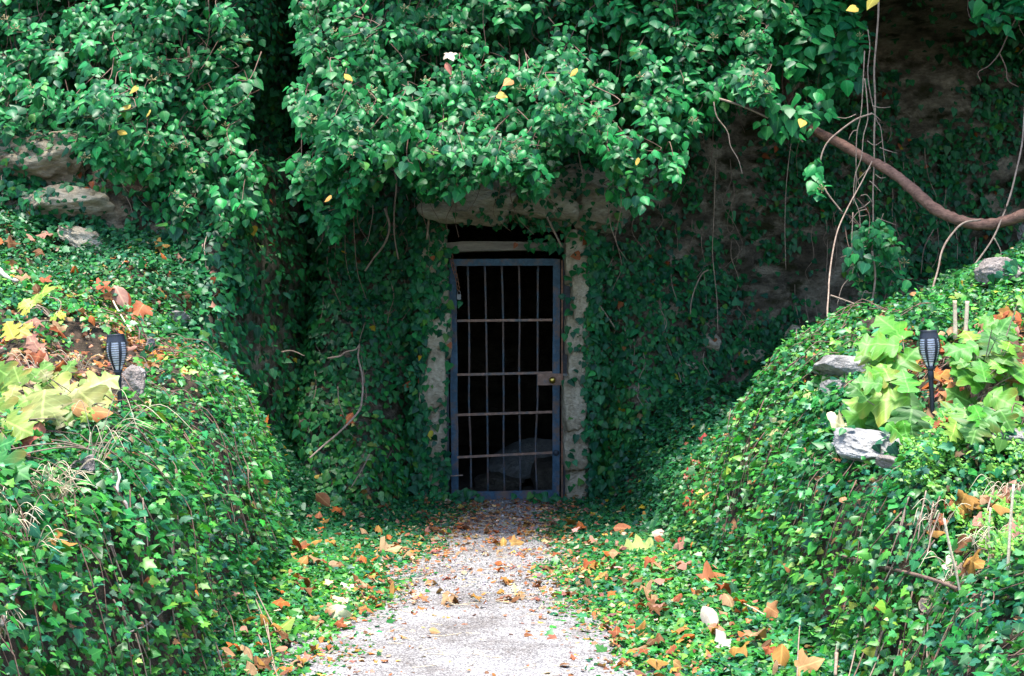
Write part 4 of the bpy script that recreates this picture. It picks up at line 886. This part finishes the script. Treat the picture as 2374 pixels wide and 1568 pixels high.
for pts, cv, r, mat, lab in [
    ([(755, 225), (770, 290), (755, 350), (760, 420), (810, 450), (820, 510), (835, 580), (825, 640)], c6, [.004, .007, .007, .005], 'pale_stem', 'gnarled whitish root snaking down the middle of the left bank'),
    ([(1120, 660), (1110, 740), (1125, 850), (1130, 890), (1070, 960)], c6, [.005, .006, .007], 'pale_stem', 'hooked whitish root below and right of the gnarled one'),
    ([(820, 1000), (870, 1050), (910, 1140), (930, 1200), (990, 1260)], c6, [.006, .005], 'stem', 'stout bent twig below the folded orange leaf on the left bank'),
    ([(130, 920), (100, 1010), (50, 1090), (10, 1240)], c6, [.007, .008], 'pale_stem', 'bleached stick at the lower left edge'),
    ([(1600, 130), (1590, 200), (1600, 260), (1610, 330), (1680, 400), (1780, 420)], c6, [.003, .005, .004], 'stem', 'hanging thread with a bent foot near the dark hollow of the left bank'),
    ([(740, 460), (735, 540), (770, 660)], c6, [.004, .003], 'brown_stem', 'thin stem hanging beside the gnarled whitish root'),
    ([(880, 750), (960, 800), (1040, 850)], c6, [.005, .004], 'brown_stem', 'thin brown twig slanting right above the stout bent one'),
    ([(1040, 250), (1100, 330), (1140, 450), (1150, 600)], c6, [.004, .003], 'stem', 'long bowed stem on the upper face of the left bank'),
    ([(1280, 420), (1280, 560)], c6, [.004, .004], 'stem', 'short upright dark stem on the face of the left bank'),
    ([(820, 1290), (940, 1240), (1060, 1140)], c6, [.003, .003], 'pale_stem', 'pale straw like twig rising right near the path'),
    ([(1300, 1270), (1420, 1275), (1460, 1220), (1455, 1170)], c6, [.003, .003], 'brown_stem', 'dark hooked twig lying beside the path on the left'),
    ([(0, 250), (40, 290), (120, 325)], c5, [.016, .010], 'pale_stem', 'whitish dead branch end at the far left edge'),
    ([(680, 420), (740, 430), (800, 530), (880, 660)], c5, [.006, .004], 'straw', 'tan dead stalk beside the rust leaves on the left crest'),
    ([(1170, 785), (1450, 860), (1760, 940), (2080, 1060)], c8, [.005, .007, .007], 'brown_stem', 'long straight brown stick lying across the right bank'),
    ([(735, 110), (690, 230), (655, 370), (620, 500)], c8, [.006, .004], 'stem', 'bowed stem descending right of the red leaves'),
    ([(1280, 960), (1210, 1120), (1180, 1280), (1160, 1400), (1150, 1560)], c8, [.006, .007], 'stem', 'tall grey stem rising from the bottom edge of the right bank'),
    ([(1600, 1030), (1500, 1200), (1430, 1350), (1390, 1560)], c8, [.006, .006], 'stem', 'slanting brown stem right of the tall grey one'),
    ([(1380, 1020), (1360, 1150), (1330, 1280)], c8, [.004, .004], 'brown_stem', 'thin brown stem between the tall grey and the slanting stems'),
    ([(1670, 1310), (1600, 1470), (1540, 1560)], c8, [.006, .006], 'brown_stem', 'brown stem slanting to the bottom edge at the far right'),
    ([(1150, 820), (1145, 940), (1155, 1060)], c8, [.005, .004], 'stem', 'stem dropping from the left end of the long straight stick'),
    ([(340, 90), (400, 240), (440, 360), (475, 500)], c8, [.003, .003], 'straw', 'thin green straw stalk above the big folded tan leaf'),
    ([(540, 1090), (620, 1130), (690, 1170)], c8, [.003, .003], 'straw', 'pale stalk of the small brown leaf near the path'),
    ([(550, 760), (900, 850), (1130, 1050)], lambda u, v: (1523.9 + u*.25, 850 + v*.25), [.005, .004], 'brown_stem', 'dark fine twig in the shade left of the stone block'),
    ([(340, 730), (450, 640), (560, 570)], cr, [.006, .005], 'brown_stem', 'brown twig overhanging the edge beside the stone block'),
    ([(220, 1540), (260, 1400), (300, 1300)], cr, [.005, .005], 'brown_stem', 'dark twig poking up in the ivy below the wilted cream leaf')]:
    bank_twig('twig', pts, cv, r, mat, lab)
def upright(name, pts, cv, Yoff, r, mat, lab, cat, group=None):
    b = hits([cv(*pts[-1])])[0]; Y = b[1] + Yoff
    Q = [at(*cv(*p), Y) for p in pts]; m = MB(); m.tube(Q, r, 7, .05, 5); return tag(m.build(name, M[mat]), lab, cat, group)
upright('dry_stalk', [(1850, 550), (1890, 750), (1930, 900), (1980, 1150)], c8, -.03, [.004, .005], 'straw', 'tall dry stalk standing left among the weeds on the right bank', 'stalk')
upright('dry_stalk', [(2300, 330), (2280, 560), (2260, 900)], c8, -.03, [.004, .005], 'straw', 'tall dry stalk near the right edge above the white dead leaf', 'stalk')
upright('dry_stalk', [(2150, 480), (2140, 640), (2150, 860)], c8, -.03, [.003, .004], 'straw', 'shorter dry stalk between the two tall ones', 'stalk')
upright('cut_stalk', [(1735, 135), (1738, 260), (1740, 440)], cr, .0, [.010, .011], 'straw', 'left one of two broken woody stalks with splintered tops', 'stalk')
upright('cut_stalk', [(1835, 140), (1828, 260), (1818, 450)], cr, .0, [.010, .011], 'straw', 'right one of two broken woody stalks with splintered tops', 'stalk')
# thin stems of both banks that nothing tells apart
for k in range(84):
    s = -1 if k % 2 else 1
    px = rng.uniform(120, 640) if s < 0 else rng.uniform(1850, 2330); py = rng.uniform(1120, 1500); L = rng.uniform(70, 190); dx = rng.uniform(.0, .55)*L
    pts = [(px, py), (px + dx*.5 + rng.normal(0, 4), py + L*.5), (px + dx, py + L)] if s < 0 else [(px, py), (px - dx*.5 + rng.normal(0, 4), py + L*.5), (px - dx, py + L)]
    bank_twig('bank_stem', pts, lambda u, v: (u, v), [.003, .0022], ('stem', 'brown_stem')[(k//2) % 2], 'thin bare stem hanging down the ivy face of the %s bank' % ('left' if s < 0 else 'right'), 'stem', .09, 'thin bare stems on the %s bank' % ('left' if s < 0 else 'right'))
# dry grass
def grass_tuft(label, px, py, n, spread, L, mat='straw', lean=(0, 0)):
    b = hits([(px, py)])[0]; root = empty('dry_grass', b, label, 'grass')
    for k in range(n):
        a = rng.uniform(0, 2*math.pi); l = L*rng.uniform(.5, 1.2); d = np.array([math.cos(a) + lean[0], -.3*abs(math.sin(a)) - .2, 0])*l*spread; up = l*rng.uniform(.5, 1.0) + lean[1]
        o = np.array([rng.normal(0, .03), rng.normal(0, .02), 0])
        q = [b + o, b + o + d*.25 + [0, 0, up*.45], b + o + d*.6 + [0, 0, up*.75], b + o + d + [0, 0, up*rng.uniform(.3, .75)]]
        m = MB(); m.tube(q, [.0018, .0014, .0008], 4, 0, 5); m.build('blade', M[mat], root)
grass_tuft('dry arching grass stalks beside the left torch', 215, 1085, 11, .75, .34, lean=(.75, .04))
grass_tuft('flattened clump of bleached grass below the pale shrub', 120, 1160, 60, .95, .16)
grass_tuft('bleached grass at the left edge above the round grey stone', 20, 1240, 34, .9, .17)
grass_tuft('pale dead grass at the lower left edge below the stick', 15, 1470, 14, .9, .14)
grass_tuft('straw tuft on the litter behind the pale shrub', 75, 880, 18, .6, .16)
grass_tuft('straw stubble on the litter left of the torch', 190, 860, 10, .7, .15)
grass_tuft('dry grass between the tall stalks on the right bank', 2310, 1290, 26, .7, .18)
grass_tuft('fine dry grass at the right edge above the white dead leaf', 2350, 1180, 26, .6, .20)
grass_tuft('fine dry grass left of the tall stalks on the right bank', 2190, 1250, 24, .6, .20)
grass_tuft('fine dry grass around the bleached crumpled leaf on the right bank', 2235, 1365, 24, .7, .18)
grass_tuft('straw mixed into the ivy left of the round grey stone', 60, 1310, 24, .9, .18)
# feathery weeds
def weeds():
    n = 14000; q = rng.uniform((2020, 990), (2420, 1420), (n, 2)); keep = inside([(2090, 1010), (2180, 985), (2420, 1040), (2420, 1330), (2280, 1330), (2180, 1210), (2090, 1120)], q[:, 0], q[:, 1]); q = q[keep]
    q = q[rng.uniform(0, 1, len(q)) < np.clip(.5 + 1.6*fbm(q[:, 0]/55, q[:, 1]/40, 5.0, 3), 0, 1)]; P = hits(q); n = len(P); P[:, 2] += rng.uniform(.0, .05, n) + .16*np.maximum(fbm(q[:, 0]/26, q[:, 1]/26, 9.0, 3), 0); R = frames(nrm(np.array([0, -.6, .8]) + rng.normal(0, .5, (n, 3))), np.array([0, -.1, .6]) + rng.normal(0, .6, (n, 3)))
    col = pick([(.12, .34, .04, 3), (.20, .42, .06, 2), (.06, .24, .05, 2)], n)
    o = link('weed_patch', leaves_mesh('weed_patch', [(OVAT, P, R, rng.uniform(.010, .026, n), col)]), M['hydrangea'])
    tag(o, 'bright feathery weeds spreading below the large flat stone', 'weeds', kind='stuff')
weeds()

# ================================================================== FALLEN LEAVES
def fallen(px, py, Lpx, tpl, col, label, ang=None, nv=None, name='fallen_leaf', width=1.0, curl=1.0, lift=.085, cat='leaf', group=None, mat='dead', hang=None):
    p = hits([(px, py)])[0] if hang is None else at(px, py, hang); L = Lpx*p[1]/F; col = tuple(.80*q*(1 - w_) + .80*w_*sum(col)/3 for q, w_ in zip(col, (.12, .12, .12))); a = rng.uniform(0, 2*math.pi) if ang is None else math.radians(ang)
    d = np.array([math.cos(a), -.15, math.sin(a)]); p = p - np.array([0, lift, -lift*.35]) if hang is None else p
    nv = np.array([rng.normal(0, .3), -.8, .6]) if nv is None else np.array(nv, float)
    o = leaf_obj(name, tpl, p - d*L/2, p + d*L/2, nv, width, col, mat, None, curl); return tag(o, label, cat, group)
OR, RU, BR, TN, YE, RD, CRM, PK = (.50, .13, .025), (.36, .09, .03), (.20, .08, .03), (.45, .27, .14), (.55, .38, .04), (.36, .02, .02), (.75, .70, .42), (.45, .22, .16)
for a in [
    (124, 1254, 82, MAPL, (.50, .22, .03), 'big orange and yellow leaf leaning on the round grey stone', 100),
    (352, 1360, 46, OVAT, OR, 'upright folded orange leaf between the twigs of the left bank', 90),
    (245, 665, 34, MAPL, (.55, .10, .03), 'bright rust leaf highest on the left crest', 40), (302, 710, 60, OVAT, (.50, .09, .03), 'drooping rust leaf beside the tan dead stalk', 290), (332, 742, 52, MAPL, (.50, .12, .03), 'rust leaf hanging at the end of the left crest', 250),
    (288, 700, 60, OVAT, PK, 'curled pinkish leaf just left of the drooping rust leaf', 300), (100, 1010, 62, MAPL, (.48, .14, .08), 'crumpled salmon leaf below the pale shrub', 80), (85, 1035, 50, MAPL, (.34, .07, .05), 'dark red crumpled leaf beneath the salmon one', 20), (240, 965, 60, OVAT, (.55, .20, .05), 'orange brown leaf at the foot of the left torch', 10), (205, 965, 56, OVAT, (.50, .24, .08), 'curled tan orange leaf under the pale shrub', 340),
    (755, 1166, 48, OVAT, BR, 'brown folded leaf where the left bank meets the path', 320), (737, 1108, 16, OVAT, YE, 'tiny bright yellow leaf low on the left bank', 60), (808, 970, 34, MAPL, (.5, .12, .03), 'orange leaf caught on the long bowed stem', 70),
    (590, 1305, 44, MAPL, (.45, .20, .03), 'ochre leaf in the ivy left of the path', 10), (706, 1305, 40, MAPL, (.48, .20, .03), 'yellowish brown leaf right of the ochre one', 60), (780, 1310, 34, OVAT, TN, 'pale tan leaf beside the path left edge', 20), (905, 1280, 62, MAPL, (.48, .30, .14), 'large pale tan leaf at the left edge of the path', 20), (738, 1205, 40, MAPL, (.48, .14, .05), 'star shaped rust leaf on the left verge', 80), (825, 1275, 30, MAPL, (.48, .2, .03), 'small ochre leaf above the large tan one', 80),
    (435, 1462, 66, OVAT, TN, 'long dry tan leaf lying at the foot of the left bank', 10), (540, 1515, 44, OVAT, (.5, .24, .1), 'orange tan leaf near the bottom edge left of the path', 350), (545, 1385, 36, OVAT, PK, 'curled pink leaf on the left verge above the path', 20), (645, 1455, 70, OVAT, (.25, .38, .04), 'broad yellow green leaf standing at the left path edge', 75),
    (1697, 1221, 66, OVAT, (.56, .25, .10), 'big folded tan orange leaf on the right bank', 95), (1675, 1218, 50, OVAT, (.50, .30, .20), 'pinkish half of the folded leaf pair on the right bank', 100), (1688, 1270, 44, OVAT, (.48, .17, .06), 'orange leaf hanging just below the folded pair', 60), (1672, 1340, 78, MAPL, (.42, .13, .04), 'big rust leaf low on the right bank below the folded pair', 30), (1635, 1020, 28, MAPL, RD, 'topmost crimson leaf of the red trail on the right bank', 80),
    (1614, 1074, 40, OVAT, (.44, .08, .06), 'rose coloured leaf second down the red trail', 110), (1608, 1103, 36, MAPL, (.40, .02, .02), 'crimson leaf third down the red trail', 40), (1595, 1112, 30, OVAT, PK, 'pale pink leaf tucked beside the third crimson one', 10), (1599, 1142, 16, MAPL, (.5, .03, .03), 'tiny scarlet leaf in the red trail', 80), (1602, 1172, 40, MAPL, (.42, .09, .02), 'rust leaf at the foot of the red trail', 30), (1600, 1212, 40, OVAT, PK, 'long pink leaf hanging under the red trail', 80), (1578, 1252, 32, OVAT, (.42, .04, .03), 'dark red leaf lowest under the red trail', 60),
    (1447, 1230, 54, OVAT, (.55, .17, .06), 'large domed orange leaf on the right verge', 0), (1530, 1245, 44, OVAT, (.62, .45, .36), 'pale pink curled leaf right of the domed orange one', 350), (1475, 1275, 80, OAKL, (.34, .42, .10), 'broad yellow green lobed leaf lying on the right verge', 170), (1380, 1342, 48, OVAT, (.50, .22, .03), 'narrow ochre leaf standing at the right path edge', 75),
    (1170, 1262, 30, MAPL, (.52, .28, .04), 'left of two yellow brown leaves in the middle of the path', 80), (1200, 1260, 32, MAPL, (.48, .25, .05), 'right of two yellow brown leaves in the middle of the path', 20), (1197, 1367, 20, MAPL, (.75, .62, .25), 'small cream yellow leaf on the path', 20), (1010, 1466, 26, OVAT, (.6, .32, .12), 'lone tan leaf on the pale lower path', 355),
    (1640, 1440, 62, OVAT, (.60, .50, .42), 'whitish curled leaf on the right verge', 300), (1682, 1485, 56, MAPL, (.68, .60, .52), 'bleached leaf standing over the right verge', 100), (1655, 1462, 40, OVAT, (.48, .2, .1), 'tan leaf below the whitish curled one', 350), (2143, 1395, 76, OVAT, (.58, .40, .28), 'long pale curled leaf hanging on the right bank', 55), (2190, 1345, 50, OVAT, (.68, .50, .42), 'whitish leaf at the end of the long straight stick', 20), (2205, 1320, 56, MAPL, (.72, .62, .5), 'bleached crumpled leaf under the tall dry stalk', 30), (2222, 1335, 60, MAPL, (.40, .24, .20), 'brownish pink leaf behind the bleached crumpled one', 0),
    (2280, 1480, 32, OVAT, (.6, .42, .38), 'small pink white leaf in the lower right ivy', 70), (1790, 1425, 44, MAPL, (.42, .18, .06), 'brown leaf at the end of the pale stalk by the right verge', 330), (1800, 1530, 62, OVAT, (.48, .22, .03), 'ochre drooping leaf at the bottom right of the path', 260), (1870, 1545, 66, MAPL, (.48, .25, .08), 'tan leaf at the bottom edge of the right bank', 20), (1585, 1545, 60, OVAT, (.5, .25, .08), 'curled tan leaf at the bottom edge right of the path', 350), (2346, 1230, 50, MAPL, (.60, .36, .26), 'pale pink dead leaf at the right edge', 30),
    (2085, 900, 60, OVAT, (.50, .20, .04), 'orange tan leaf in front of the left shrub', 90), (2215, 930, 70, MAPL, (.45, .17, .05), 'rust brown leaf right of the upright torch', 10), (2300, 950, 70, MAPL, (.40, .12, .03), 'dark orange leaf below the right shrub', 70), (2362, 745, 34, MAPL, (.60, .12, .02), 'vivid orange leaf at the right edge beside the big green leaf', 80)]:
    px, py, L, tpl, col, lab, ang = a; fallen(px, py, L, tpl, col, lab, ang)
# wilted oak-shaped leaves
for px, py, L, col, lab, ang in [(828, 1375, 78, (.72, .74, .46), 'upright cream lobed leaf standing beside the path', 92), (765, 1400, 84, (.66, .66, .34), 'cream lobed leaf lying left of the upright one', 60), (790, 1432, 50, (.70, .72, .45), 'drooping cream leaf lowest beside the path', 280), (832, 1412, 44, (.48, .20, .05), 'orange brown leaf under the upright cream one', 180), (585, 1160, 80, (.28, .36, .08), 'wilted olive lobed leaf hanging on the left bank', 275),
                              (1812, 975, 90, (.70, .68, .36), 'wilted cream lobed leaf draped over the right bank', 205), (1800, 1018, 70, (.52, .52, .20), 'yellowish wilted leaf hanging under the cream one', 250), (1925, 890, 74, (.56, .56, .24), 'curled yellow green leaf under the smaller grey block', 170), (1960, 985, 90, (.62, .60, .36), 'limp cream leaf above the large flat stone', 5), (1885, 915, 56, (.46, .50, .16), 'wilted leaf arching below the stone block', 60)]:
    fallen(px, py, L, OAKL if col[0] != .48 else OVAT, col, lab, ang, width=1.0, curl=1.8, mat='dead')
# yellow and orange leaves caught in the hanging ivy
for px, py, L, tpl, col, lab, Y in [(1330, 168, 26, OVAT, YE, 'yellow leaf beside the pink leaf in the broad ivy mass', 9.15), (1166, 224, 26, IVYH, YE, 'yellow ivy leaf under the orange one near the centre of the ivy', 9.15), (1175, 195, 28, IVYH, (.6, .25, .06), 'orange leaf near the centre of the broad ivy mass', 9.15), (1040, 160, 34, OVAT, (.62, .20, .14), 'salmon pink leaf caught at the top of the broad ivy mass', 9.1), (1045, 135, 28, MAPL, (.70, .55, .42), 'whitish curled leaf just above the salmon pink one', 9.1), (308, 210, 24, IVYH, YE, 'round yellow leaf uppermost in the left hanging ivy', 9.15), (293, 250, 24, OVAT, YE, 'yellow leaf below the round one in the left hanging ivy', 9.15), (284, 308, 26, OVAT, (.55, .36, .02), 'lowest bright yellow leaf in the left hanging ivy', 9.15), (342, 262, 20, OVAT, (.5, .38, .05), 'small yellow leaf right of the others in the left hanging ivy', 9.15),
                                    (1973, 22, 28, IVYH, (.58, .40, .03), 'yellow ivy leaf at the top of the right tail', 9.15), (2018, 10, 34, IVYH, (.56, .44, .03), 'larger yellow ivy leaf at the top edge of the right tail', 9.15), (1857, 290, 26, IVYH, (.58, .40, .05), 'yellow ivy leaf hanging at the foot of the right tail', 9.15), (808, 180, 26, OVAT, (.5, .36, .03), 'yellow leaf on the left side of the broad ivy mass', 9.1), (1478, 375, 20, OVAT, YE, 'small yellow leaf in the lowest lobe over the gate', 9.15), (760, 460, 22, OVAT, (.55, .28, .04), 'amber leaf in the low left lobe of the broad mass', 9.1)]:
    fallen(px, py, L, tpl, col, lab, rng.uniform(200, 340), hang=Y, curl=.6)
# the many small ones
KINDS = [(OVAT, 1.0, 1.4), (MAPL, 1.0, 1.5), (OVAT, .75, 2.2), (MAPL, .9, .8)]
protos = []
for tpl, w, cu in KINDS:
    for col in (OR, RU, BR, TN, (.48, .24, .05), PK):
        V, T, uv = tpl; G_ = V.copy(); G_[:, 1] -= .5; G_[:, 0] *= w; G_[:, 2] = G_[:, 2]*cu + .05*rng.normal(0, 1, len(V))
        me = np_mesh('fallen_leaf', G_, T, np.tile(np.array(col)*.60, (len(V), 1))*np.exp(rng.normal(0, .2, (len(V), 1))), uv); me.materials.append(M['dead'])
        protos.append(me)
proto = None
def scatter(n, poly, size, label, group, lift):
    global proto
    poly = np.array(poly, float); q = rng.uniform(poly.min(0), poly.max(0), (n*8, 2)); q = q[inside(poly, q[:, 0], q[:, 1])][:n]
    for P in hits(q):
        if proto is None: o = proto = bpy.data.objects.new('fallen_leaf', protos[0])
        else: o = proto.copy()
        o.data = protos[rng.integers(len(protos))]; COL.objects.link(o)
        nv = g_normal(np.array([P[0]]), np.array([P[1]]))[0] if P[1] < 11 else np.array([0, -1, .3]); z = Vector(nrm(nv + rng.normal(0, .3, 3)))
        o.rotation_mode = 'QUATERNION'; o.rotation_quaternion = z.to_track_quat('Z', 'Y') @ Matrix.Rotation(rng.uniform(0, 6.28), 3, 'Z').to_quaternion()
        s = rng.uniform(*size); o.scale = (s, s, s); o.location = Vector(P) + z*lift
        for key in ('label', 'category', 'group'):
            if key in o: del o[key]
        tag(o, label, 'leaf', group)
scatter(48, [(1090, 1172), (1290, 1172), (1300, 1300), (1380, 1400), (960, 1400), (1010, 1280)], (.04, .085), 'small brown or ochre fallen leaf lying flat on the gravel path', 'small fallen leaves on the path', .028)
scatter(62, [(780, 1180), (1060, 1180), (1000, 1280), (930, 1380), (800, 1460), (700, 1568), (520, 1568), (560, 1420), (640, 1240)], (.045, .10), 'small rusty fallen leaf in the ivy along the left side of the path', 'small fallen leaves left of the path', .05)
scatter(66, [(1310, 1180), (1560, 1180), (1640, 1300), (1760, 1450), (1820, 1568), (1480, 1568), (1340, 1400), (1300, 1290)], (.045, .10), 'small rusty fallen leaf in the ivy along the right side of the path', 'small fallen leaves right of the path', .05)
scatter(44, [(0, 560), (240, 540), (560, 620), (560, 720), (380, 740), (240, 880), (0, 860)], (.05, .11), 'small orange brown leaf on the littered slope above the left torch', 'small fallen leaves on the left slope', .05)
scatter(64, [(2030, 770), (2374, 720), (2374, 980), (2180, 1000), (2080, 960)], (.07, .13), 'curled orange brown leaf under the lobed shrubs on the right bank', 'fallen leaves under the right shrubs', .03)
scatter(22, [(2150, 1180), (2374, 1150), (2374, 1350), (2200, 1350)], (.05, .10), 'small faded leaf among the weeds at the right edge', 'fallen leaves among the weeds', .07)
